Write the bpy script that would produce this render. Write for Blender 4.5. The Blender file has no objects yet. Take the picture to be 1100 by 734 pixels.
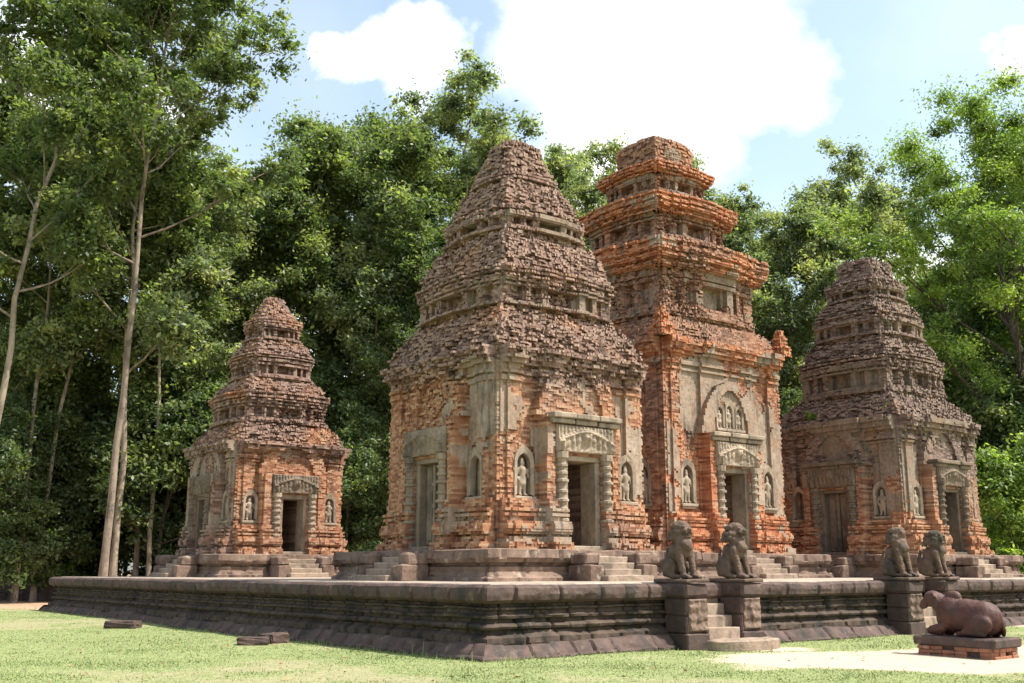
import bpy, bmesh, math, random
import numpy as np
from mathutils import Vector, Matrix

random.seed(7)
SC = bpy.context.scene
COL = SC.collection
R = math.radians

# ------------------------------------------------------------------ camera
PITCH = R(12.03)
CAM = np.array([-12.2, -16.36, 1.6])
FWD = np.array([.616, .788, 0.]); FWD /= np.linalg.norm(FWD)
RGT = np.array([FWD[1], -FWD[0], 0.])
cd = bpy.data.cameras.new('camera'); cam = bpy.data.objects.new('camera', cd); COL.objects.link(cam)
cam.location = CAM
cam.rotation_euler = (math.pi/2 + PITCH, 0, -math.atan2(FWD[0], FWD[1]))
cd.sensor_width = 36; cd.lens = 36*1150/1100; cd.clip_end = 3000; cd.clip_start = .1
SC.camera = cam

# ------------------------------------------------------------------ light
SUN_EL, SUN_AZ = R(57), (0.70, -0.71)          # sun stands high, over the right shoulder
sun_rot = math.atan2(SUN_AZ[0], SUN_AZ[1])
world = bpy.data.worlds.new('World'); SC.world = world; world.use_nodes = True
wn, wl = world.node_tree.nodes, world.node_tree.links
wn.clear()
wo = wn.new('ShaderNodeOutputWorld'); bg = wn.new('ShaderNodeBackground'); bg.inputs[1].default_value = .15
sky = wn.new('ShaderNodeTexSky'); sky.sky_type = 'NISHITA'; sky.sun_disc = False
sky.sun_elevation = SUN_EL; sky.sun_rotation = sun_rot
sky.air_density = 1.0; sky.dust_density = 2.2; sky.ozone_density = 1.0
def pixdir(px, py):
    cx, cy = (px-550)/1150, (367-py)/1150
    f = np.array([FWD[0]*math.cos(PITCH), FWD[1]*math.cos(PITCH), math.sin(PITCH)])
    u = np.array([-FWD[0]*math.sin(PITCH), -FWD[1]*math.sin(PITCH), math.cos(PITCH)])
    d = f + cx*RGT + cy*u
    return d/np.linalg.norm(d)
tc = wn.new('ShaderNodeTexCoord')
nz = wn.new('ShaderNodeTexNoise'); nz.inputs['Scale'].default_value = 5; nz.inputs['Detail'].default_value = 7; nz.inputs['Roughness'].default_value = .58
wl.new(tc.outputs['Generated'], nz.inputs['Vector'])
nsc = wn.new('ShaderNodeVectorMath'); nsc.operation = 'MULTIPLY_ADD'
nsc.inputs[1].default_value = (.22, .22, .22)
wl.new(nz.outputs['Color'], nsc.inputs[0])
nsc.inputs[2].default_value = (-.11, -.11, -.11)
wad = wn.new('ShaderNodeVectorMath'); wad.operation = 'ADD'
wl.new(tc.outputs['Generated'], wad.inputs[0]); wl.new(nsc.outputs[0], wad.inputs[1])
prev = None
# cumulus banks: where they stand in the sky (direction) and how wide they are
for (px, py, r) in ((690, 60, .130), (605, 10, .092), (800, 80, .075), (770, 10, .10), (690, 140, .10), (435, 72, .045), (395, 62, .035), (1130, 60, .045),
                    (80, 150, .09), (330, 400, .13), (980, 400, .12), (600, 260, .10), (900,-500,.3), (-500,200,.3), (1900,200,.3), (2200,-300,.4)):
    d = pixdir(px, py)
    ds = wn.new('ShaderNodeVectorMath'); ds.operation = 'DISTANCE'
    wl.new(wad.outputs[0], ds.inputs[0]); ds.inputs[1].default_value = tuple(d)
    mr = wn.new('ShaderNodeMapRange'); mr.interpolation_type = 'SMOOTHSTEP'
    mr.inputs[1].default_value = r*1.22; mr.inputs[2].default_value = r*.52; mr.inputs[3].default_value = 0; mr.inputs[4].default_value = 1
    wl.new(ds.outputs['Value'], mr.inputs[0])
    if prev is None: prev = mr.outputs[0]
    else:
        mx = wn.new('ShaderNodeMath'); mx.operation = 'MAXIMUM'
        wl.new(prev, mx.inputs[0]); wl.new(mr.outputs[0], mx.inputs[1]); prev = mx.outputs[0]
nz2 = wn.new('ShaderNodeTexNoise'); nz2.inputs['Scale'].default_value = 2.6; nz2.inputs['Detail'].default_value = 6
wl.new(tc.outputs['Generated'], nz2.inputs['Vector'])
mr2 = wn.new('ShaderNodeMapRange'); mr2.inputs[1].default_value = .42; mr2.inputs[2].default_value = .75; mr2.inputs[3].default_value = .12; mr2.inputs[4].default_value = .45
wl.new(nz2.outputs['Fac'], mr2.inputs[0])
mxx = wn.new('ShaderNodeMath'); mxx.operation = 'MAXIMUM'; wl.new(prev, mxx.inputs[0]); wl.new(mr2.outputs[0], mxx.inputs[1])
cm = wn.new('ShaderNodeMixRGB'); wl.new(mxx.outputs[0], cm.inputs[0])
tint = wn.new('ShaderNodeMixRGB'); tint.blend_type = 'MULTIPLY'; tint.inputs[0].default_value = 1; tint.inputs[2].default_value = (1.10, 1.13, 1.05, 1)
wl.new(sky.outputs[0], tint.inputs[1]); wl.new(tint.outputs[0], cm.inputs[1])
cm.inputs[2].default_value = (5.9, 5.9, 6.0, 1)
wl.new(cm.outputs[0], bg.inputs[0]); wl.new(bg.outputs[0], wo.inputs[0])
sl = bpy.data.lights.new('sun', 'SUN'); sl.energy = 4.6; sl.angle = R(.55); sl.color = (1, .965, .905)
so = bpy.data.objects.new('sun', sl); COL.objects.link(so)
sv = Vector((SUN_AZ[0]*math.cos(SUN_EL), SUN_AZ[1]*math.cos(SUN_EL), math.sin(SUN_EL)))
so.rotation_euler = sv.to_track_quat('Z', 'Y').to_euler(); so.location = (30, -30, 60)
SC.view_settings.view_transform = 'Standard'; SC.view_settings.look = 'None'
SC.view_settings.gamma = 1; SC.view_settings.exposure = .90
try: SC.view_settings.use_curve_mapping = False
except Exception: pass
SC.cycles.max_bounces = 6; SC.cycles.diffuse_bounces = 4; SC.cycles.transmission_bounces = 4; SC.cycles.transparent_max_bounces = 4

# ------------------------------------------------------------------ helpers
def hsh(*a):
    """vectorised hash of integers -> 0..1"""
    h = np.zeros(np.broadcast(*a).shape, dtype=np.uint64) + np.uint64(0x9E3779B9)
    for q in a:
        q = np.asarray(q).astype(np.int64).astype(np.uint64)
        h = (h ^ (q + np.uint64(0x9E3779B97F4A7C15) + (h << np.uint64(6)) + (h >> np.uint64(2))))
        h = (h ^ (h >> np.uint64(31))) * np.uint64(0xBF58476D1CE4E5B9)
        h = h ^ (h >> np.uint64(29))
    return (h % np.uint64(1000003)).astype(np.float64)/1000003.
def vnoise(x, y, z, sc=1., seed=0):
    x = np.asarray(x)*sc; y = np.asarray(y)*sc; z = np.asarray(z)*sc
    x, y, z = np.broadcast_arrays(x, y, z)
    ix, iy, iz = np.floor(x).astype(int), np.floor(y).astype(int), np.floor(z).astype(int)
    fx, fy, fz = x-ix, y-iy, z-iz
    fx, fy, fz = [f*f*(3-2*f) for f in (fx, fy, fz)]
    o = 0
    for a in (0, 1):
        for b in (0, 1):
            for c in (0, 1):
                wgt = (fx if a else 1-fx)*(fy if b else 1-fy)*(fz if c else 1-fz)
                o = o + wgt*hsh(ix+a, iy+b, iz+c, np.int64(seed))
    return o*2-1
def fbm(x, y, z, sc=1., seed=0, oc=3):
    o, a, t = 0, 1., 0
    for i in range(oc):
        o = o + a*vnoise(x, y, z, sc*2**i, seed+i*17); t += a; a *= .5
    return o/t
def sst(a, b, x):
    t = np.clip((np.asarray(x)-a)/(b-a), 0, 1); return t*t*(3-2*t)

def link(o, parent=None):
    COL.objects.link(o)
    if parent is not None: o.parent = parent
    return o
def mesh_np(name, V, F4=None, F3=None, mat=None, parent=None, attr=None, smooth=False):
    me = bpy.data.meshes.new(name)
    V = np.asarray(V, dtype=np.float32)
    F4 = np.zeros((0, 4), int) if F4 is None else np.asarray(F4).reshape(-1, 4)
    F3 = np.zeros((0, 3), int) if F3 is None else np.asarray(F3).reshape(-1, 3)
    me.vertices.add(len(V)); me.vertices.foreach_set('co', V.ravel())
    nl = F4.size + F3.size
    me.loops.add(nl); me.loops.foreach_set('vertex_index', np.concatenate([F4.ravel(), F3.ravel()]).astype(np.int32))
    me.polygons.add(len(F4)+len(F3))
    ls = np.concatenate([np.arange(len(F4))*4, F4.size + np.arange(len(F3))*3]).astype(np.int32)
    me.polygons.foreach_set('loop_start', ls)
    me.polygons.foreach_set('use_smooth', np.full(len(ls), smooth, dtype=bool))
    me.update(calc_edges=True)
    if attr is not None:
        a = me.color_attributes.new('mask', 'FLOAT_COLOR', 'POINT')
        a.data.foreach_set('color', np.asarray(attr, dtype=np.float32).ravel())
    if mat: me.materials.append(mat)
    o = bpy.data.objects.new(name, me)
    return link(o, parent)
def bm_obj(name, bm, mat, parent=None, smooth=False):
    me = bpy.data.meshes.new(name); bmesh.ops.recalc_face_normals(bm, faces=bm.faces)
    if smooth:
        for f in bm.faces: f.smooth = True
    bm.to_mesh(me); bm.free(); me.materials.append(mat)
    return link(bpy.data.objects.new(name, me), parent)
def thing(name, label, cat, loc=(0, 0, 0), rz=0, group=None):
    o = bpy.data.objects.new(name, None); o.empty_display_size = .3
    o.location = loc; o.rotation_euler = (0, 0, rz); link(o); tag(o, label, cat, group); return o
def tag(o, label, cat, group=None, kind=None):
    if label: o['label'] = label
    if cat: o['category'] = cat
    if group: o['group'] = group
    if kind: o['kind'] = kind
    return o
def box(bm, x0, x1, y0, y1, z0, z1, bev=.012, M=None, jit=0., rng=random):
    r = bmesh.ops.create_cube(bm, size=1)
    vs = r['verts']
    for v in vs:
        v.co = Vector((x0 if v.co.x < 0 else x1, y0 if v.co.y < 0 else y1, z0 if v.co.z < 0 else z1))
        if jit: v.co += Vector((rng.uniform(-jit, jit), rng.uniform(-jit, jit), rng.uniform(-jit, jit)))
    if bev:
        es = list({e for v in vs for e in v.link_edges})
        rr = bmesh.ops.bevel(bm, geom=es, offset=bev, segments=1, affect='EDGES')
        vs = list({v for f in rr['faces'] for v in f.verts} | {v for v in vs if v.is_valid})
        # every vertex of the island
        seen = set(vs); st = list(vs)
        while st:
            v = st.pop()
            for e in v.link_edges:
                w = e.other_vert(v)
                if w not in seen: seen.add(w); st.append(w)
        vs = list(seen)
    if M is not None:
        for v in vs: v.co = M @ v.co
    return vs
def roughen(o, amp=.02, cuts=4, seed=0, fr=2.2):
    bm = bmesh.new(); bm.from_mesh(o.data)
    for _ in range(cuts):
        es = [e for e in bm.edges if e.calc_length() > .11]
        if not es: break
        bmesh.ops.subdivide_edges(bm, edges=es, cuts=1, use_grid_fill=True)
    bmesh.ops.triangulate(bm, faces=[f for f in bm.faces if len(f.verts) > 4])
    bm.normal_update()
    co = np.array([v.co for v in bm.verts]); nr = np.array([v.normal for v in bm.verts])
    q = amp*(fbm(co[:, 0]+seed*3.7, co[:, 1], co[:, 2], fr, seed, 4)-1.6*np.clip(fbm(co[:, 0], co[:, 1]+seed, co[:, 2], fr*.8, seed+3, 3)-.2, 0, 1))
    co = co+nr*q[:, None]
    for v, c in zip(bm.verts, co): v.co = c
    bm.to_mesh(o.data); bm.free(); o.data.update(); return o
def copy_tree(o, parent=None):
    c = o.copy(); COL.objects.link(c); c.parent = parent
    for ch in list(o.children): copy_tree(ch, c)
    return c
def gp(px, py, z=0.):
    d = pixdir(px, py); t = (z-CAM[2])/d[2]; return CAM + d*t
def at(px, d, z=0.):
    t = (px-550)/1176; p = CAM + d*(FWD + t*RGT); return (p[0], p[1], z)

# ------------------------------------------------------------------ materials
class NT:
    def __init__(s, name, rough=.9, spec=.2):
        s.m = bpy.data.materials.new(name); s.m.use_nodes = True
        s.n, s.l = s.m.node_tree.nodes, s.m.node_tree.links
        s.b = s.n['Principled BSDF']; s.b.inputs['Roughness'].default_value = rough
        s.b.inputs['Specular IOR Level'].default_value = spec
        s.pos = s.n.new('ShaderNodeNewGeometry').outputs['Position']
    def noise(s, sc, det=4, rough=.55, stretch=None, dist=0):
        t = s.n.new('ShaderNodeTexNoise'); t.inputs['Scale'].default_value = sc; t.inputs['Detail'].default_value = det
        t.inputs['Roughness'].default_value = rough; t.inputs['Distortion'].default_value = dist
        v = s.pos
        if stretch:
            m = s.n.new('ShaderNodeVectorMath'); m.operation = 'MULTIPLY'; m.inputs[1].default_value = stretch
            s.l.new(v, m.inputs[0]); v = m.outputs[0]
        s.l.new(v, t.inputs['Vector']); return t.outputs['Fac']
    def voro(s, sc, stretch=None, feature='F1'):
        t = s.n.new('ShaderNodeTexVoronoi'); t.inputs['Scale'].default_value = sc; t.feature = feature
        v = s.pos
        if stretch:
            m = s.n.new('ShaderNodeVectorMath'); m.operation = 'MULTIPLY'; m.inputs[1].default_value = stretch
            s.l.new(v, m.inputs[0]); v = m.outputs[0]
        s.l.new(v, t.inputs['Vector']); return t.outputs['Distance']
    def rng(s, v, a, b, c=0, d=1):
        m = s.n.new('ShaderNodeMapRange'); m.clamp = True
        for i, q in enumerate((a, b, c, d)): m.inputs[i+1].default_value = q
        s.l.new(v, m.inputs[0]); return m.outputs[0]
    def math(s, op, a, b):
        m = s.n.new('ShaderNodeMath'); m.operation = op
        for i, q in enumerate((a, b)):
            if isinstance(q, (int, float)): m.inputs[i].default_value = q
            else: s.l.new(q, m.inputs[i])
        return m.outputs[0]
    def ramp(s, f, stops):
        r = s.n.new('ShaderNodeValToRGB'); e = r.color_ramp.elements
        while len(e) < len(stops): e.new(.5)
        for q, (p, c) in zip(e, stops): q.position = p; q.color = (*c, 1)
        s.l.new(f, r.inputs[0]); return r.outputs[0]
    def mix(s, f, a, b, mode='MIX'):
        m = s.n.new('ShaderNodeMixRGB'); m.blend_type = mode
        for i, q in enumerate((f, a, b)):
            if isinstance(q, (int, float)): m.inputs[i].default_value = q
            elif isinstance(q, tuple): m.inputs[i].default_value = (*q, 1)
            else: s.l.new(q, m.inputs[i])
        return m.outputs[0]
    def attr(s, name='mask'):
        a = s.n.new('ShaderNodeVertexColor'); a.layer_name = name
        p = s.n.new('ShaderNodeSeparateColor'); s.l.new(a.outputs[0], p.inputs[0]); return p.outputs
    def out(s, col, bump=None, bstr=.5, bdist=.02):
        if isinstance(col, tuple): s.b.inputs['Base Color'].default_value = (*col, 1)
        else: s.l.new(col, s.b.inputs['Base Color'])
        if bump is not None:
            b = s.n.new('ShaderNodeBump'); b.inputs['Strength'].default_value = bstr; b.inputs['Distance'].default_value = bdist
            s.l.new(bump, b.inputs['Height']); s.l.new(b.outputs[0], s.b.inputs['Normal'])
        return s.m

def brick_mat(name, ramp, weath, stuc, stain=.5):
    t = NT(name, .92, .15)
    a = t.attr()
    st, we, hs = a[0], a[1], a[2]
    n1 = t.noise(1.3, 5); n2 = t.noise(9, 4); n3 = t.noise(34, 3); n4 = t.noise(.6, 4)
    f = t.math('ADD', t.math('MULTIPLY', hs, .62), t.math('MULTIPLY', n2, .45))
    col = t.ramp(f, ramp)
    wf = t.math('ADD', t.math('MULTIPLY', we, 1.25), t.math('MULTIPLY', t.math('SUBTRACT', n1, .5), 1.1))
    wf = t.rng(wf, .25, .8)
    wcol = t.ramp(t.math('ADD', t.math('MULTIPLY', hs, .5), t.math('MULTIPLY', n2, .5)), weath)
    col = t.mix(wf, col, wcol)
    scol = t.ramp(t.math('ADD', t.math('MULTIPLY', n1, .55), t.math('MULTIPLY', n2, .45)), stuc)
    sw = t.math('MULTIPLY', we, t.rng(t.noise(2.7, 5, .65, (1.3, 1.3, .7)), .30, .60, .35, 1.0))
    scol = t.mix(sw, scol, t.ramp(n2, [(.3, (.12, .088, .066)), (.6, (.235, .178, .135))]))
    scol = t.mix(t.rng(t.noise(1.9, 5, .7), .50, .68, 0, .6), scol, (.36, .19, .11))
    sf = t.rng(t.math('ADD', st, t.math('MULTIPLY', t.math('SUBTRACT', n2, .5), .5)), .4, .6)
    col = t.mix(sf, col, scol)
    # black lichen runs and white lime bloom
    run = t.noise(1.7, 5, .6, (1.6, 1.6, .35)); col = t.mix(t.math('MULTIPLY', t.rng(run, .56, .70), stain), col, (.05, .045, .04))
    blm = t.noise(2.3, 6, .65); col = t.mix(t.rng(blm, .60, .76, 0, .55), col, (.46, .41, .34))
    col = t.mix(t.rng(n3, .3, .75, 0, .3), col, (.12, .09, .07))
    n5 = t.noise(26, 4, .6, (.7, .7, 1.6))
    bump = t.math('ADD', t.math('MULTIPLY', n3, .4), n5)
    return t.out(col, bump, .6, .012)
OR = [(.12, (.13, .055, .033)), (.38, (.30, .128, .066)), (.62, (.42, .205, .108)), (.88, (.48, .315, .20))]
OR2 = [(.12, (.15, .05, .027)), (.38, (.36, .125, .058)), (.62, (.475, .19, .088)), (.88, (.50, .29, .17))]
WE = [(.15, (.065, .040, .031)), (.4, (.185, .112, .084)), (.65, (.315, .205, .158)), (.9, (.45, .335, .265))]
ST = [(.25, (.13, .09, .065)), (.42, (.285, .20, .14)), (.58, (.42, .325, .24)), (.8, (.50, .44, .37))]
M_B1 = brick_mat('weathered_brick', OR, WE, ST, .72)
M_B2 = brick_mat('red_brick', OR2, [(.15, (.075, .042, .03)), (.4, (.20, .105, .068)), (.65, (.34, .19, .125)), (.9, (.45, .29, .205))], ST, .8)
M_B3 = brick_mat('grey_brick', OR, [(.15, (.055, .04, .033)), (.4, (.15, .10, .08)), (.65, (.27, .19, .15)), (.9, (.38, .30, .25))], [(.25, (.07, .055, .04)), (.45, (.19, .145, .10)), (.62, (.32, .26, .20)), (.8, (.40, .34, .27))], .75)

def stone_mat(name, c, rough=.85, stain=.4, bsc=18, bstr=.5, stain_col=(.04, .036, .03), light=(.42, .38, .32), lightf=.5):
    t = NT(name, rough, .25)
    n1 = t.noise(1.1, 6, .6); n2 = t.noise(7, 5, .6); n3 = t.noise(bsc*2, 3)
    f = t.math('ADD', t.math('MULTIPLY', n1, .6), t.math('MULTIPLY', n2, .4))
    col = t.ramp(f, [(.3, tuple(q*.55 for q in c)), (.5, c), (.7, tuple(min(1, q*1.5) for q in c))])
    run = t.noise(1.9, 6, .62, (1.2, 1.2, .5)); col = t.mix(t.math('MULTIPLY', t.rng(run, .5, .64), stain), col, stain_col)
    lich = t.noise(3.1, 6, .7); col = t.mix(t.rng(lich, .58, .7, 0, lightf), col, light)
    sp = t.voro(30); col = t.mix(t.rng(sp, .0, .25, .35, 0), col, (.05, .045, .04))
    return t.out(col, t.math('ADD', n2, t.math('MULTIPLY', n3, .5)), bstr, .03)
M_LAT = stone_mat('laterite_stone', (.088, .057, .047), .85, .8, lightf=.3, light=(.34, .27, .2))
M_LATW = stone_mat('laterite_wall', (.070, .049, .036), .9, .97, stain_col=(.026, .023, .018), lightf=.4, light=(.25, .20, .115))
M_PAVE = stone_mat('platform_paving', (.32, .255, .20), .95, .35, light=(.45, .38, .3))
M_PLI = stone_mat('plinth_stone', (.175, .118, .086), .9, .9, stain_col=(.07, .043, .034), lightf=.6, light=(.46, .39, .30))
M_STEP = stone_mat('step_stone', (.27, .20, .145), .9, .5, lightf=.5, light=(.44, .36, .27))
M_SAND = stone_mat('grey_sandstone', (.295, .23, .165), .85, .5, lightf=.4, light=(.46, .39, .30), bstr=.3)
M_SAND2 = stone_mat('brown_sandstone', (.245, .185, .13), .88, .6, lightf=.35, bstr=.3)
M_SANDD = stone_mat('dark_sandstone', (.165, .122, .085), .88, .6, lightf=.25, bstr=.3)
M_LION = stone_mat('lion_stone', (.118, .078, .054), .85, .8, lightf=.45, light=(.25, .20, .15))
M_BULL = stone_mat('bull_stone', (.082, .035, .026), .6, .5, lightf=.28, light=(.17, .115, .09), bstr=.5)
M_BASEB = stone_mat('base_brick', (.29, .13, .075), .9, .5)
M_IN = NT('doorway_dark', .95).out((.06, .05, .045))

def leaf_mat(name, c, trans=.52, var=.5):
    t = NT(name, .45, .4)
    a = t.attr()
    col = t.ramp(a[0], [(0, tuple(q*(1-var) for q in c)), (.5, c), (1, (min(1, c[0]*1.9), min(1, c[1]*1.55), c[2]*1.3))])
    t.l.new(col, t.b.inputs['Base Color'])
    tr = t.n.new('ShaderNodeBsdfTranslucent'); t.l.new(t.mix(1., col, (1.3, 1.5, .6), 'MULTIPLY'), tr.inputs[0])
    mx = t.n.new('ShaderNodeMixShader'); mx.inputs[0].default_value = trans
    t.l.new(t.b.outputs[0], mx.inputs[1]); t.l.new(tr.outputs[0], mx.inputs[2])
    t.l.new(mx.outputs[0], t.n['Material Output'].inputs[0])
    return t.m
L_MID = leaf_mat('leaves_mid', (.15, .195, .082))
L_DARK = leaf_mat('leaves_dark', (.128, .172, .078))
L_PALE = leaf_mat('leaves_pale', (.21, .25, .145))
L_BRT = leaf_mat('leaves_bright', (.185, .265, .07), .45)
def bark(name, c):
    t = NT(name, .9, .15)
    n = t.noise(3, 5, .6, (1, 1, .3)); n2 = t.noise(22, 3, .6, (1, 1, .25))
    col = t.ramp(n, [(.3, tuple(q*.5 for q in c)), (.5, c), (.72, tuple(q*1.4 for q in c))])
    li = t.noise(1.6, 6, .7); col = t.mix(t.rng(li, .52, .62, 0, .7), col, tuple(q*.35 for q in c)); col = t.mix(t.rng(t.noise(4.3, 5, .7), .58, .68, 0, .6), col, (.36, .34, .28))
    return t.out(col, n2, .8, .05)
K_PALE = bark('bark_pale', (.30, .235, .175)); K_BRN = bark('bark_brown', (.25, .19, .145)); K_DARK = bark('bark_dark', (.085, .065, .05))

# ------------------------------------------------------------------ ground
def dirt_mask(x, y):
    p = fbm(x, y, 0*x, .22, 5, 4); q = fbm(x, y, 0*x, .9, 9, 3)
    def ell(px, py, rl, rd, ang=0):
        c = gp(px, py); dx, dy = x-c[0], y-c[1]
        l = dx*RGT[0]+dy*RGT[1]; d = dx*FWD[0]+dy*FWD[1]
        l, d = l*math.cos(ang)+d*math.sin(ang), -l*math.sin(ang)+d*math.cos(ang)
        return 1-np.sqrt((l/rl)**2+(d/rd)**2)
    m = np.maximum.reduce([ell(990, 708, 6.4, 2.7), ell(1160, 704, 5, 2.6), ell(890, 704, 3.6, 1.7), ell(815, 696, 1.6, .7), ell(1090, 672, 2.0, 2.4)])
    m = sst(-.12, .35, m + .35*p + .22*q)
    d = (x-CAM[0])*FWD[0] + (y-CAM[1])*FWD[1]
    l = (x-CAM[0])*RGT[0] + (y-CAM[1])*RGT[1]
    red = sst(40, 47, d - 3*p)*sst(-14, -17, l)             # bare red earth behind the lawn, on the left
    far = sst(50, 58, d)
    dry = np.clip(sst(.12, .6, p + .6*q + .10), 0, 1)
    return np.clip(m, 0, 1), np.clip(np.maximum(red, far), 0, 1), dry
def axis(lo, hi, step, far):
    a = list(np.arange(lo, hi+1e-6, step)); g = step
    b = [hi]; 
    while b[-1] < far: g *= 1.35; b.append(b[-1]+g)
    c = [lo]; g = step
    while c[-1] > -far: g *= 1.35; c.append(c[-1]-g)
    return np.array(c[:0:-1] + a + b[1:])
gx = axis(-22, 42, .35, 900); gy = axis(-16, 48, .35, 900)
GX, GY = np.meshgrid(gx, gy)
def gheight(x, y):
    return .03*fbm(x, y, 0*x, .35, 3, 3) - .02 + .10*sst(8, 30, y)*sst(2, -1.0, x) + .12*sst(9, 30, x)*sst(0.5, -.5, y)*sst(-9, -1, y)
GZ = gheight(GX, GY)
ins = sst(.2, .6, GX)*sst(29.4, 29.0, GX)*sst(.2, .6, GY)*sst(29.9, 29.5, GY)
GZ = GZ*(1-ins) - .1*ins
m1, m2, m3 = dirt_mask(GX, GY)
V = np.stack([GX, GY, GZ], -1).reshape(-1, 3)
nx, ny = len(gx), len(gy)
I = np.arange(nx*ny).reshape(ny, nx)
F = np.stack([I[:-1, :-1], I[:-1, 1:], I[1:, 1:], I[1:, :-1]], -1).reshape(-1, 4)
t = NT('ground_surface', .97, .1)
a = t.attr(); n1 = t.noise(.7, 5); n2 = t.noise(6, 5, .65); n3 = t.noise(40, 4, .7)
grass = t.ramp(t.math('ADD', t.math('MULTIPLY', n2, .6), t.math('MULTIPLY', n3, .4)), [(.3, (.13, .155, .06)), (.5, (.225, .255, .105)), (.7, (.33, .335, .165))])
dry = t.ramp(n2, [(.3, (.235, .215, .115)), (.7, (.35, .295, .185))])
grass = t.mix(t.rng(t.math('ADD', a[2], t.math('SUBTRACT', n2, .5)), .2, 1., 0, .75), grass, dry)
sand = t.ramp(t.math('ADD', t.math('MULTIPLY', n2, .5), t.math('MULTIPLY', n3, .5)), [(.32, (.27, .20, .135)), (.45, (.40, .325, .24)), (.62, (.50, .425, .33))])
redd = t.ramp(n2, [(.3, (.26, .15, .09)), (.6, (.44, .30, .20))])
c = t.mix(t.rng(t.math('ADD', a[0], t.math('MULTIPLY', t.math('SUBTRACT', n2, .5), .8)), .3, .75), grass, sand)
c = t.mix(t.rng(t.math('ADD', a[1], t.math('MULTIPLY', t.math('SUBTRACT', n2, .5), .6)), .3, .7), c, redd)
M_GR = t.out(c, t.math('ADD', n2, n3), .5, .04)
g = mesh_np('ground', V, F, None, M_GR, None, np.stack([m1, m2, m3, m1*0+1], -1).reshape(-1, 4), True)
tag(g, None, None, None, 'structure')

# short turf
rs = np.random.RandomState(4)
N = 420000
d = 14 + 36*rs.rand(N)**1.6; l = (rs.rand(N)*2-1)*(d*.52+1)
px_, py_ = CAM[0]+d*FWD[0]+l*RGT[0], CAM[1]+d*FWD[1]+l*RGT[1]
a1, a2, a3 = dirt_mask(px_, py_)
keep = (rs.rand(N) > a1*1.25+.04) & (rs.rand(N) > a2*1.3) & ~((px_ > -.36) & (py_ > -.36)) & (rs.rand(N) > a3*.35)
edge = np.minimum(np.where(py_ > -.5, np.abs(px_+.36), 9), np.where(px_ > -.5, np.abs(py_+.36), 9))
px_, py_, d, a3, edge = px_[keep], py_[keep], d[keep], a3[keep], edge[keep]
N = len(px_)
hgt = (.008+.013*rs.rand(N))*(1+.8*np.clip(vnoise(px_, py_, 0*px_, 1.3, 8), 0, 1))*(1+4.5*(edge < .22)*rs.rand(N)**2)*(1+2.2*(rs.rand(N) < .03))*(1-.35*a3)
an = rs.rand(N)*6.283; wdt = .004+.004*rs.rand(N)+.0002*d
lx, ly = rs.randn(N)*.02, rs.randn(N)*.02
gz = gheight(px_, py_) - .004
b0 = np.stack([px_-np.cos(an)*wdt, py_-np.sin(an)*wdt, gz], -1); b1 = np.stack([px_+np.cos(an)*wdt, py_+np.sin(an)*wdt, gz], -1)
tp = np.stack([px_+lx, py_+ly, gz+hgt], -1)
V = np.stack([b0, b1, tp], 1).reshape(-1, 3); F3 = np.arange(N*3).reshape(-1, 3)
cc = np.clip(.42+.16*rs.rand(N)+.16*a3+.22*vnoise(px_, py_, 0*px_, .7, 31), 0, 1); at_ = np.repeat(np.stack([cc, cc, cc, cc*0+1], -1), 3, axis=0)
t = NT('grass_blade', .7, .2); a = t.attr()
t.l.new(t.ramp(a[0], [(.3, (.125, .175, .05)), (.6, (.215, .262, .095)), (1, (.37, .34, .19))]), t.b.inputs['Base Color'])
tag(mesh_np('grass', V, None, F3, t.m, None, at_), 'short mown grass growing on the lawn before the platform', 'grass', None, 'stuff')

nlit = 700
d_ = 14.5+22*rs.rand(nlit)**1.3; l_ = (rs.rand(nlit)*2-1)*(d_*.5+1)
lx_, ly_ = CAM[0]+d_*FWD[0]+l_*RGT[0], CAM[1]+d_*FWD[1]+l_*RGT[1]
ok = ~((lx_ > -.6) & (ly_ > -.9)); lx_, ly_ = lx_[ok], ly_[ok]; nlit = len(lx_)
an = rs.rand(nlit)*6.283; sz = .025+.035*rs.rand(nlit); z_ = gheight(lx_, ly_)+.018
ca, sa = np.cos(an)*sz, np.sin(an)*sz; tl = rs.rand(nlit)*.03
V = np.stack([np.stack([lx_-ca, ly_-sa, z_], -1), np.stack([lx_+sa*.45, ly_-ca*.45, z_+tl], -1), np.stack([lx_+ca, ly_+sa, z_+.01], -1), np.stack([lx_-sa*.45, ly_+ca*.45, z_+.004], -1)], 1).reshape(-1, 3)
t = NT('dry_leaf', .8, .2); a = t.attr()
t.l.new(t.ramp(a[0], [(0, (.10, .05, .025)), (.5, (.24, .13, .06)), (1, (.38, .27, .13))]), t.b.inputs['Base Color'])
hh = np.repeat(rs.rand(nlit), 4)
tag(mesh_np('fallen_leaves', V, np.arange(nlit*4).reshape(-1, 4), None, t.m, None, np.stack([hh, hh, hh, hh*0+1], -1)), 'dry brown leaves scattered over the lawn', 'leaf litter', None, 'stuff')

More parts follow.
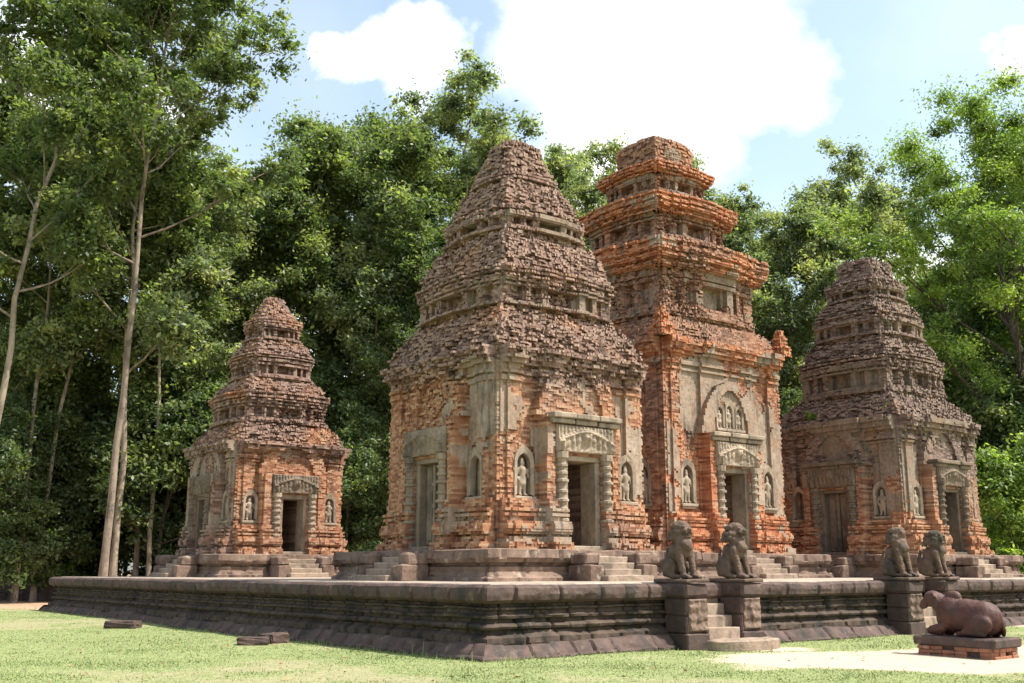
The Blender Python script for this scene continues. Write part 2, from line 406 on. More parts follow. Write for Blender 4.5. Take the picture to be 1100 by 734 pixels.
# ------------------------------------------------------------------ brick height-field blocks
ROT = [np.array([[1, 0], [0, 1]]), np.array([[0, -1], [1, 0]]), np.array([[-1, 0], [0, -1]]), np.array([[0, 1], [-1, 0]])]
def hf_block(name, parent, mat, zs, wf, relief, NC, seed, off=(0, 0, 0), label=None, rnd=False, rough=.20):
    """a four-sided brick mass: every brick is its own cell set in or out of the wall.
    relief(k,S,Z) -> (dD, stucco, weather and doorway shade, ruin)"""
    zs = np.asarray(zs); Rr = len(zs)-1
    zc = (zs[1:]+zs[:-1])/2
    w = np.asarray([wf(z) for z in zc])
    ue = np.linspace(-1, 1, NC+1)
    S = ((ue[1:]+ue[:-1])/2)[None, :]*w[:, None]; Z = np.repeat(zc[:, None], NC, 1)
    rr = np.arange(Rr)[:, None]; cc = np.arange(NC)[None, :]
    cor = [hsh(np.arange(Rr), np.full(Rr, k), np.full(Rr, seed+99)) for k in range(4)]
    Vs, As, F4 = [], [], []
    base = 0; tops = []
    for k in range(4):
        dD, stu, wea_shade, ru = relief(k, S, Z)
        bond = (cc + (rr % 2))//2
        hj = hsh(rr+0*cc, bond, np.full_like(bond+rr, k), np.full_like(bond+rr, seed))
        h2 = hsh(rr+0*cc, cc+0*rr, np.full_like(cc+rr, k+7), np.full_like(cc+rr, seed))
        amp = .012 + rough*ru
        jit = (hj-.5)*amp + (h2-.5)*amp*.40 - np.where(hj > .93, .06*(.3+ru), 0)
        X0, Y0 = S@np.eye(1) if False else S, None
        lowf = fbm(S*1.0+k*31.7, Z, Z*0+seed, 1.1, seed, 3)
        jit = (jit + lowf*(.025+.11*ru))*np.where(stu > .5, np.where(h2 > .80, .5, .10), 1) + np.where(stu > .5, .03, 0)
        D = w[:, None] + dD + jit
        for (ci, cn) in ((0, k), (NC-1, (k+1) % 4)):
            rc = np.maximum(ru[:, ci], .12)
            D[:, ci] = w + (cor[cn]-.6)*(.02+.22*rc) - .05*rc
            if rnd: D[:, ci] -= .16*w
        if rnd:
            D = D - (np.abs(S)/w[:, None])**3*.12*w[:, None]
        tilt = (hsh(rr+0*cc, cc+0*rr, np.full_like(cc+rr, k+3), np.full_like(cc+rr, seed+5))-.5)*.065*ru
        tilt[:, 0] = 0; tilt[:, -1] = 0
        x0 = ue[None, :-1]*w[:, None]; x1 = ue[None, 1:]*w[:, None]
        x0 = np.repeat(x0, 1, 0).copy(); x1 = x1.copy()
        x0[:, 0] = -D[:, 0]; x1[:, -1] = D[:, -1]
        zb = np.repeat(zs[:-1, None], NC, 1); zt = np.repeat(zs[1:, None], NC, 1)
        P = np.empty((Rr, NC, 4, 3))
        for q, (xx, zz, sg) in enumerate(((x0, zb, -1), (x1, zb, 1), (x1, zt, 1), (x0, zt, -1))):
            dd = D + tilt*sg - (.3*np.abs(tilt) if q > 1 else 0)
            loc = np.stack([xx, -dd], -1) @ ROT[k].T
            P[:, :, q, 0] = loc[..., 0]; P[:, :, q, 1] = loc[..., 1]; P[:, :, q, 2] = zz
        idx = base + np.arange(Rr*NC*4).reshape(Rr, NC, 4); base += Rr*NC*4
        Vs.append(P.reshape(-1, 3))
        A = np.stack([stu, wea_shade, hj, np.ones_like(hj)], -1)
        As.append(np.repeat(A[:, :, None, :], 4, 2).reshape(-1, 4))
        F4.append(idx.reshape(-1, 4))
        F4.append(np.stack([idx[:, :-1, 1], idx[:, 1:, 0], idx[:, 1:, 3], idx[:, :-1, 2]], -1).reshape(-1, 4))
        F4.append(np.stack([idx[:-1, :, 3], idx[:-1, :, 2], idx[1:, :, 1], idx[1:, :, 0]], -1).reshape(-1, 4))
        tops.append(np.stack([idx[-1, :, 3], idx[-1, :, 2]], -1).ravel())
    V = np.concatenate(Vs); A = np.concatenate(As)
    V = np.concatenate([V, [[0, 0, zs[-1]]]]); A = np.concatenate([A, [[0, .8, .5, 1]]])
    rim = np.concatenate(tops); F3 = np.stack([rim, np.roll(rim, -1), np.full(len(rim), base)], -1)
    V += np.asarray(off)
    o = mesh_np(name, V, np.concatenate(F4), F3, mat, parent, A)
    if label: o['label'] = label
    return o
def courses(z0, z1, h, seed, j=.25):
    n = max(1, int(round((z1-z0)/h))); e = np.linspace(z0, z1, n+1)
    r = np.random.RandomState(seed); e[1:-1] += (r.rand(n-1)-.5)*j*h
    return e

def curve(pts):
    zz = [p[0] for p in pts]; ww = [p[1] for p in pts]
    return lambda z: float(np.interp(z, zz, ww))
def lump(z, a, b, h):
    t = (z-a)/(b-a); return np.where((t > 0) & (t < 1), h*np.sqrt(np.clip(1-(2*t-1)**2, 0, 1)), 0)
def slab(z, a, b, h): return np.where((z > a) & (z < b), h, 0.)
def base_mould(Z, s):
    return slab(Z, 0, .17*s, .32) + slab(Z, .17*s, .30*s, .20) + .10*np.where(Z < .95*s, 1, 0)*np.where(Z > .30*s, 1, 0) \
        + lump(Z, .32*s, .66*s, .17) + slab(Z, .72*s, .80*s, .06) + lump(Z, .84*s, 1.0*s, .08) + slab(Z, 1.0*s, 1.12*s, .08)
def corn_mould(Z, z0, z1):
    T = (Z-z0)/(z1-z0)
    return np.where(T < 0, 0, 0) + slab(T, 0, .10, .06) + slab(T, .18, .30, .10) + slab(T, .30, .48, .05) + slab(T, .48, .62, .16) + slab(T, .62, .82, .26) + slab(T, .82, 1.01, .34)

# ------------------------------------------------------------------ carved parts of the doorways
def facemat(k, cx=0, cy=0, cz=0):
    M = Matrix.Identity(4); r = ROT[k]
    M[0][0], M[0][1], M[1][0], M[1][1] = r[0, 0], r[0, 1], r[1, 0], r[1, 1]
    M.translation = (cx, cy, cz); return M
def lathe(bm, x, y, prof, n=8, M=None, ph=.3927):
    rings = []
    for (z, r) in prof:
        ring = []
        for i in range(n):
            a = ph+2*math.pi*i/n; v = Vector((x+r*math.cos(a), y+r*math.sin(a), z))
            ring.append(bm.verts.new(M @ v if M else v))
        rings.append(ring)
    for a, b in zip(rings, rings[1:]):
        for i in range(n): bm.faces.new((a[i], a[(i+1) % n], b[(i+1) % n], b[i]))
    bm.faces.new(rings[-1]); bm.faces.new(rings[0][::-1])
def colonnette_prof(z0, z1, r):
    h = z1-z0; p = [(z0, r*1.35), (z0+.07*h, r*1.35), (z0+.075*h, r*1.05)]
    for f in (.14, .22, .30, .41, .50, .59, .70, .78, .86):
        k = 1.38 if f in (.30, .50, .70) else 1.22
        p += [(z0+(f-.022)*h, r*.92), (z0+(f-.012)*h, r*k), (z0+(f+.012)*h, r*k), (z0+(f+.022)*h, r*.92)]
    p += [(z0+.93*h, r), (z0+.935*h, r*1.35), (z1, r*1.4)]
    return p
def relief_panel(name, parent, mat, k, x0, x1, z0, z1, y, depth, fn, nx=64, nz=26, seed=0):
    """solid carved block: front is a height field fn(u,v) in metres, back is flat"""
    u = np.linspace(0, 1, nx); v = np.linspace(0, 1, nz); U, W = np.meshgrid(u, v)
    h = fn(U, W); X = x0+(x1-x0)*U; Z = z0+(z1-z0)*W
    Y = y-h
    Y[0, :] = y; Y[-1, :] = y; Y[:, 0] = y; Y[:, -1] = y
    f = np.stack([X, Y, Z], -1); bk = np.stack([X, np.full_like(X, y+depth), Z], -1)
    V = np.concatenate([f.reshape(-1, 3), bk.reshape(-1, 3)]); V[:, :2] = V[:, :2] @ ROT[k].T
    I = np.arange(nx*nz).reshape(nz, nx); J = I+nx*nz
    q = lambda a, b, c, d: np.stack([a, b, c, d], -1).reshape(-1, 4)
    F = np.concatenate([q(I[:-1, :-1], I[:-1, 1:], I[1:, 1:], I[1:, :-1]), q(I[0, :-1], J[0, :-1], J[0, 1:], I[0, 1:]),
                        q(I[-1, :-1], I[-1, 1:], J[-1, 1:], J[-1, :-1]), q(I[:-1, 0], I[1:, 0], J[1:, 0], J[:-1, 0]), q(I[:-1, -1], J[:-1, -1], J[1:, -1], I[1:, -1])])
    return mesh_np(name, V, F, None, mat, parent)
def garland(U, W, dmg=0, seed=1):
    u = (U-.5)*2
    arch = .62+.16*np.cos(u*math.pi*1.0) - .10*(np.abs(u) > .78)
    g = .085*np.exp(-((W-arch)/.07)**2)
    leafs = .045*np.abs(np.sin(u*math.pi*5.5))*np.where(W < arch-.06, 1, .0)*np.exp(-((W-arch+.25)/.22)**2)*1.4
    up = .045*np.abs(np.sin(u*math.pi*8+.7))*np.where(W > arch+.06, 1, 0)
    c = .11*np.exp(-((u/.14)**2+((W-.6)/.22)**2))
    curl = .07*np.exp(-(((np.abs(u)-.86)/.09)**2+((W-.30)/.22)**2))
    h = .02+g+leafs+up+c+curl + .012*vnoise(U*30, W*14, U*0, 1, seed)
    if dmg: h -= dmg*np.clip(fbm(U*4, W*3, U*0, 1, seed, 3)+.1, 0, 1)
    return np.maximum(h, 0)
def remesh_obj(name, bm, mat, parent=None, vox=.03, smooth=3, noise=.006, nsc=9, seed=1):
    me = bpy.data.meshes.new('tmp'); bm.to_mesh(me); bm.free()
    o = bpy.data.objects.new('tmp', me); COL.objects.link(o)
    m = o.modifiers.new('r', 'REMESH'); m.mode = 'VOXEL'; m.voxel_size = vox
    s = o.modifiers.new('s', 'SMOOTH'); s.factor = .5; s.iterations = smooth
    dg = bpy.context.evaluated_depsgraph_get(); ev = o.evaluated_get(dg)
    m2 = bpy.data.meshes.new_from_object(ev); m2.name = name
    bpy.data.objects.remove(o); bpy.data.meshes.remove(me)
    n = len(m2.vertices); co = np.empty(n*3, np.float32); m2.vertices.foreach_get('co', co); co = co.reshape(-1, 3)
    nr = np.empty(n*3, np.float32); m2.vertices.foreach_get('normal', nr); nr = nr.reshape(-1, 3)
    co = co + nr*(noise*fbm(co[:, 0], co[:, 1], co[:, 2], nsc, seed, 3))[:, None]
    m2.vertices.foreach_set('co', co.astype(np.float32).ravel()); m2.materials.clear(); m2.materials.append(mat)
    m2.polygons.foreach_set('use_smooth', np.ones(len(m2.polygons), dtype=bool)); m2.update()
    return link(bpy.data.objects.new(name, m2), parent)
def ball(bm, c, r, rot=None):
    M = Matrix.Translation(c) @ (rot.to_4x4() if rot else Matrix.Identity(4)) @ Matrix.Diagonal((*((r, r, r) if isinstance(r, (int, float)) else r), 1))
    bmesh.ops.create_icosphere(bm, subdivisions=3, radius=1, matrix=M)
def cap(bm, a, b, ra, rb, n=7):
    a, b = Vector(a), Vector(b)
    for i in range(n+1):
        t = i/n; bmesh.ops.create_icosphere(bm, subdivisions=2, radius=ra+(rb-ra)*t, matrix=Matrix.Translation(a.lerp(b, t)))
def figure_mesh():
    """a standing guardian carved in a niche, about 0.95 m tall"""
    bm = bmesh.new()
    cap(bm, (0, 0, .42), (0, 0, .68), .085, .11); ball(bm, (0, -.01, .84), (.065, .06, .085)); ball(bm, (0, 0, .93), (.055, .05, .06))
    cap(bm, (0, 0, .70), (0, 0, .78), .05, .045, 3)
    for s in (-1, 1):
        cap(bm, (s*.06, 0, .44), (s*.07, 0, .06), .075, .045); ball(bm, (s*.08, -.04, .03), (.045, .08, .03))
        cap(bm, (s*.13, 0, .68), (s*.18, -.01, .50), .045, .035); cap(bm, (s*.18, -.01, .50), (s*.12, -.05, .40 if s < 0 else .62), .035, .03)
    cap(bm, (.22, -.02, .03), (.2, -.03, .9), .018, .018, 30)
    ball(bm, (0, 0, .34), (.14, .085, .13))
    return bm
FIG = None
def niche(parent, k, x, z, y, mat, h=1.25, w=.6, fig=True):
    """pointed arch frame round a shallow recess, guardian inside"""
    global FIG
    bm = bmesh.new(); M = facemat(k)
    def outline(sc, top):
        pts = [(-w/2*sc, 0)]; hs = h*.58
        for i in range(13):
            a = i/12; xx = -w/2*sc*math.cos(a*math.pi); zz = hs+(top-hs)*math.sin(a*math.pi)**.75*(1+.12*math.exp(-((a-.5)/.08)**2))
            pts.append((xx, zz))
        pts.append((w/2*sc, 0)); return pts
    po, pi = outline(1.0, h*.93), outline(.68, h*.80)
    fr = [bm.verts.new(M @ Vector((x+p[0], y-.10, z+p[1]))) for p in po]; ir = [bm.verts.new(M @ Vector((x+p[0], y-.075, z+p[1]+.06*(i in (0, len(pi)-1))))) for i, p in enumerate(pi)]
    fb = [bm.verts.new(M @ Vector((x+p[0], y+.1, z+p[1]))) for p in po]; ib = [bm.verts.new(M @ Vector((x+p[0], y+.1, z+p[1]))) for p in pi]
    for i in range(len(po)-1):
        bm.faces.new((fr[i], fr[i+1], ir[i+1], ir[i])); bm.faces.new((fr[i], fb[i], fb[i+1], fr[i+1])); bm.faces.new((ir[i], ir[i+1], ib[i+1], ib[i]))
    box(bm, x-w*.56, x+w*.56, y-.15, y+.1, z-.09, z+.0, .015, M); box(bm, x-w*.5, x+w*.5, y-.11, y+.1, z-.16, z-.088, .01, M)
    o = bm_obj('niche', bm, mat, parent)
    if fig:
        if FIG is None:
            FIG = remesh_obj('guardian_figure', figure_mesh(), M_SAND, o, .022, 2, .006); f = FIG
        else:
            f = bpy.data.objects.new('guardian_figure', FIG.data); link(f, o)
        f.matrix_local = M @ Matrix.Translation((x, y+.01, z+.01)) @ Matrix.Diagonal((1.05, .8, h*.72/.97, 1))
    return o
def portal(parent, k, D, dw, dh, mat, kind='open', cr=.085, lint=(2.42, 3.1), lmat=None, dmg=0, seed=1, cornice=None, capmat=None):
    """D is the plane of the wall round the opening (distance from the tower's axis)"""
    lmat = lmat or mat; M = facemat(k); y = -D
    # frame: two jambs, header, threshold
    bm = bmesh.new(); f = .17
    box(bm, -dw-f, -dw, y-.03, y+.55, .10, dh+.02, .012, M); box(bm, dw, dw+f, y-.03, y+.55, .10, dh+.02, .012, M)
    box(bm, -dw-f*1.25, dw+f*1.25, y-.05, y+.85, dh+.022, dh+f+.05, .012, M); box(bm, -dw-f*1.4, dw+f*1.4, y-.20, y+.30, 0.0, .098, .012, M)
    box(bm, -dw-.045, -dw-.002, y+.02, y+.33, .10, dh+.018, .008, M); box(bm, dw+.002, dw+.045, y+.02, y+.33, .10, dh+.018, .008, M)
    bm_obj('door_frame', bm, mat, parent)
    if kind != 'open':
        bm = bmesh.new(); yy = y+.16
        box(bm, -dw-.01, dw+.01, yy+.06, yy+.12, .10, dh+.02, 0, M)
        for s in (-1, 1):
            a, b = sorted((s*.06, s*(dw-.02)))
            box(bm, a, b, yy+.02, yy+.07, .14, dh-.02, .02, M); box(bm, a+.08, b-.08, yy-.015, yy+.03, .24, dh-.12, .02, M)
        box(bm, -.05, .05, yy-.05, yy+.08, .10, dh, .015, M)
        for zz in (.5, 1.05, 1.6): box(bm, -.075, .075, yy-.07, yy+.0, zz*dh/2.2, zz*dh/2.2+.15, .03, M)
        bm_obj('false_door', bm, mat, parent)
    for s in (-1, 1):
        bm = bmesh.new(); lathe(bm, s*(dw+f+.13), y-.12, colonnette_prof(.0, lint[0]-.002, cr), 10, M); bm_obj('colonnette', bm, mat, parent)
    xw = dw+f+.34
    relief_panel('carved_lintel', parent, lmat, k, -xw, xw, lint[0], lint[1], y-.20, .45, lambda U, W: garland(U, W, dmg, seed), seed=seed)
    if cornice:
        bm = bmesh.new(); z0 = cornice
        rg = random.Random(seed)
        n = 3; xs = np.linspace(-xw-.22, xw+.22, n+1)
        for a, b in zip(xs, xs[1:]):
            o = rg.uniform(-.03, .03)
            box(bm, a+.005, b-.005, y-.36+o, y+.1, z0+.13, z0+.27, .025, M, .012, rg); box(bm, a+.03, b-.03, y-.28+o, y+.1, z0, z0+.128, .02, M, .01, rg)
        bm_obj('pediment_cornice', bm, capmat or mat, parent)
def steps(parent, k, D, w, z0, z1, n, run, mat, cheeks=True):
    M = facemat(k); rg = random.Random(int(D*100)+k)
    bm = bmesh.new()
    for i in range(n):
        zt = z0+(z1-z0)*(n-i)/(n+1) if n > 0 else z1
        y1 = -(D+run*i); y0 = -(D+run*(i+1))
        e = .0 if i < n-1 else .14
        box(bm, -w-e, w+e, y0-.02*(i == n-1), y1+.05, z0-.02, zt, .02, M, .008, rg)
    roughen(bm_obj('steps', bm, mat, parent), .03, 3, k+int(D*7))
    if cheeks:
        for s in (-1, 1):
            bm = bmesh.new(); x0, x1 = sorted((s*(w+.01), s*(w+.50)))
            hm = z0+(z1-z0)*.52
            box(bm, x0, x1, -(D+run*(n-.9)), -D+.05, z0-.02, hm, .03, M, .02, rg); box(bm, x0+.02, x1-.02, -(D+run*(n-1.6)), -D+.05, hm+.002, z1-.07, .04, M, .02, rg)
            roughen(bm_obj('stair_cheek', bm, M_PLI, parent), .05, 3, k+s+int(D*9))

def plinth(parent, hw, z0, z1, mat, seed, gap=()):
    """low moulded stone plinth round a tower (z relative to the tower's floor)"""
    h = z1-z0; prof = [(0, .10), (.10, .10), (.16, .0), (.30, -.06), (.44, -.03), (.48, -.12), (.56, -.10), (.58, .03), (.72, .08), (.97, .06), (1.0, -.0)]
    hf_stone('plinth', parent, mat, [(-hw, -hw), (hw, -hw), (hw, hw), (-hw, hw)], [(z0+a*h, b) for a, b in prof], seed, .9, M_PAVE if False else mat)
def hf_stone(name, parent, mat, poly, prof, seed, blk, topmat=None, amp=.03, res=.10, label=None, drop=0., brk=(.16, .48, .72), wav=1.):
    """stone blocks following a closed plan; prof = (z, outward offset); joints cut between blocks"""
    zz = []
    for (a, b), (c, d2) in zip(prof, prof[1:]):
        n = max(1, int(math.ceil(math.hypot(c-a, d2-b)/.055)))
        for i in range(n): zz.append((a+(c-a)*i/n, b+(d2-b)*i/n))
    zz.append(prof[-1]); zz = np.array(zz)
    Vs, F4 = [], []; base = 0; n = len(poly); rim = []
    cs = np.array(poly, float)
    for i in range(n):
        a, b = cs[i], cs[(i+1) % n]; L = np.linalg.norm(b-a); t = (b-a)/L; nr = np.array([t[1], -t[0]])
        m = int(L/res)+1; s = np.linspace(0, L, m)
        Zg, Sg = np.meshgrid(zz[:, 0], s, indexing='ij'); Og = np.repeat(zz[:, 1][:, None], m, 1)
        zr = (Zg-zz[0, 0])/(zz[-1, 0]-zz[0, 0]); crs = np.digitize(zr, list(brk))
        off = hsh(crs, crs*0+i, crs*0+seed)*blk; q = (Sg+off)/blk + .18*vnoise(Sg, crs*3., Sg*0, .7, seed)
        fr = np.abs(q-np.round(q))*blk
        bid = np.floor(q+.5)
        blkoff = (hsh(bid.astype(int), crs, crs*0+seed+i)-.5)*amp*1.5
        wx, wy = a[0]+t[0]*Sg, a[1]+t[1]*Sg
        d = Og + blkoff + amp*fbm(wx, wy, Zg, 1.6, seed, 4) + .35*amp*vnoise(wx, wy, Zg, 9, seed) - .075*np.exp(-(fr/.034)**2) + .3*amp*vnoise(wx, wy, Zg, 17, seed+1)
        d -= amp*2.2*np.clip(fbm(wx, wy, Zg*1.5, .9, seed+5, 3)-.28, 0, 1)
        fade = np.clip(np.minimum(Sg, L-Sg)/.25, 0, 1); d = d*fade + (Og-.02)*(1-fade)
        Sx = -Og*np.clip(1-Sg/.6, 0, 1)+Og*np.clip(1-(L-Sg)/.6, 0, 1)  # mitre
        Sx = np.where(Sg < .6, -Og*(1-Sg/.6), np.where(L-Sg < .6, Og*(1-(L-Sg)/.6), 0)) * 1.0
        Zn = Zg + wav*np.where((zr > .03), .5*amp*fbm(wx, wy, Zg*0, .8, seed+2, 3), 0)*(zr > .5) + .008*wav*vnoise(wx, wy, Zg, 5, seed+9)*(zr > .02)
        Zn = Zn - drop*hsh(bid.astype(int), crs+3, crs*0+seed+i)*(zr > .1)*np.clip(zr*1.5, 0, 1)
        P = np.stack([a[0]+t[0]*(Sg+Sx)+nr[0]*d, a[1]+t[1]*(Sg+Sx)+nr[1]*d, Zn], -1)
        I = base+np.arange(P[..., 0].size).reshape(P.shape[:2]); base += I.size
        Vs.append(P.reshape(-1, 3))
        F4.append(np.stack([I[:-1, :-1], I[:-1, 1:], I[1:, 1:], I[1:, :-1]], -1).reshape(-1, 4))
        rim.append(I[-1])
    V = np.concatenate(Vs); c = np.array([[*cs.mean(0), zz[-1, 0]]])
    rim = np.concatenate(rim)
    F3 = np.stack([rim, np.roll(rim, -1), np.full(len(rim), base)], -1)
    o = mesh_np(name, np.concatenate([V, c]), np.concatenate(F4), F3, mat, parent, None, True)
    try:
        o.data.set_sharp_from_angle(angle=R(28))
    except Exception: pass
    if label: o['label'] = label
    return o
#@@PLATFORM
# ------------------------------------------------------------------ platform
PZ = 1.33
plat = thing('stone_platform', 'long dark laterite platform with moulded sides carrying all the brick towers', 'platform', (0, 0, 0))
PX, PY = 29.0, 28.4
hf_stone('retaining_wall', plat, M_LATW, [(0, 0), (PX, 0), (PX, PY), (0, PY)],
         [(.05, .06), (.36, .05), (.38, .01), (.43, -.10), (.50, -.13), (.515, -.02), (.56, .0), (.60, -.03), (.63, -.14), (.70, -.15), (.715, -.05), (.76, -.04), (.79, -.13), (.86, -.15), (.875, -.08), (.91, -.08), (.925, -.16), (.985, -.15)], 11, .85, amp=.04, res=.04, brk=(.22, .48, .70), wav=.5, drop=.022)
hf_stone('coping', plat, M_LAT, [(0, 0), (PX, 0), (PX, PY), (0, PY)],
         [(.975, -.10), (.98, -.01), (1.04, .07), (1.16, .10), (1.27, .085), (1.315, .03), (1.325, -.08)], 12, 1.15, amp=.035, res=.04, brk=(2.,), drop=.02)
hf_stone('foot_ledge', plat, M_LAT, [(0, 0), (PX, 0), (PX, PY), (0, PY)],
         [(-.2, .40), (.05, .40), (.085, .37), (.09, .32), (.13, .30), (.25, .20), (.285, .16), (.295, -.02)], 13, 1.1, amp=.065, res=.045, drop=.10, brk=(2.,))
bm = bmesh.new(); box(bm, .25, PX-.25, .25, PY-.25, 1.1, PZ+.004, .02); bm_obj('paving', bm, M_PAVE, plat)

def staircase(cx, ylow, seed):
    rg = random.Random(seed)
    n = 5; w = .52
    bm = bmesh.new()
    for i in range(n):
        zt = .17+(1.16-.17)*(i)/(n-1)*.96
        box(bm, cx-w, cx+w, -.80+.21*i, .05, -.1, zt, .022, None, .008, rg)
    roughen(bm_obj('stairs', bm, M_STEP, plat), .025, 3, seed)
    for s in (-1, 1):
        bm = bmesh.new()
        x0, x1 = sorted((cx+s*(w+.006), cx+s*(w+.68)))
        for (z0, z1, e) in ((-.1, .30, .03), (.302, .66, .0), (.662, 1.02, 0.0)):
            box(bm, x0-e*(s < 0), x1+e*(s > 0), -.62-e+rg.uniform(-.01, .01), .02, z0, z1, .03, None, .012, rg)
        box(bm, x0-.05*(s < 0), x1+.05*(s > 0), -.68, .1, 1.022, 1.33, .06, None, .02, rg)
        ped = roughen(bm_obj('pedestal', bm, M_LAT, plat), .03, 3, seed+s)
        # carved front panel
        relief_panel('carved_panel', ped, M_PLI, 0, x0+.06, x1-.06, .34, 1.0, -.632, .05,
                     lambda U, W: np.clip(.02+.03*np.exp(-(((U-.5)/.16)**2+((W-.5)/.24)**2)*2)+.03*fbm(U*5+s, W*6, U*0, 1, seed+7, 3)+.012*np.sin(W*20), 0, 1), 24, 24)
    if seed == 1:
        bm = bmesh.new()
        n = 20; top = []; pts = []
        for i in range(n+1):
            a = math.pi*i/n; pts.append((cx+.15-1.0*math.cos(a), -.82-.62*math.sin(a)**.55))
        lo = [bm.verts.new((x, y, -.1)) for x, y in pts]; hi = [bm.verts.new((x+rg.uniform(-.01, .01), y, .155)) for x, y in pts]
        hi2 = [bm.verts.new((cx+(x-cx)*.96, -.82+(y+.82)*.95, .185)) for x, y in pts]
        for i in range(n):
            bm.faces.new((lo[i], lo[i+1], hi[i+1], hi[i])); bm.faces.new((hi[i], hi[i+1], hi2[i+1], hi2[i]))
        bm.faces.new(hi2); roughen(bm_obj('moonstone_step', bm, M_STEP, plat), .03, 3, 5)
STAIR1, STAIR2, STAIR3 = 5.88, 14.0, 22.7
staircase(STAIR1, 0, 1); staircase(STAIR2, 0, 2)

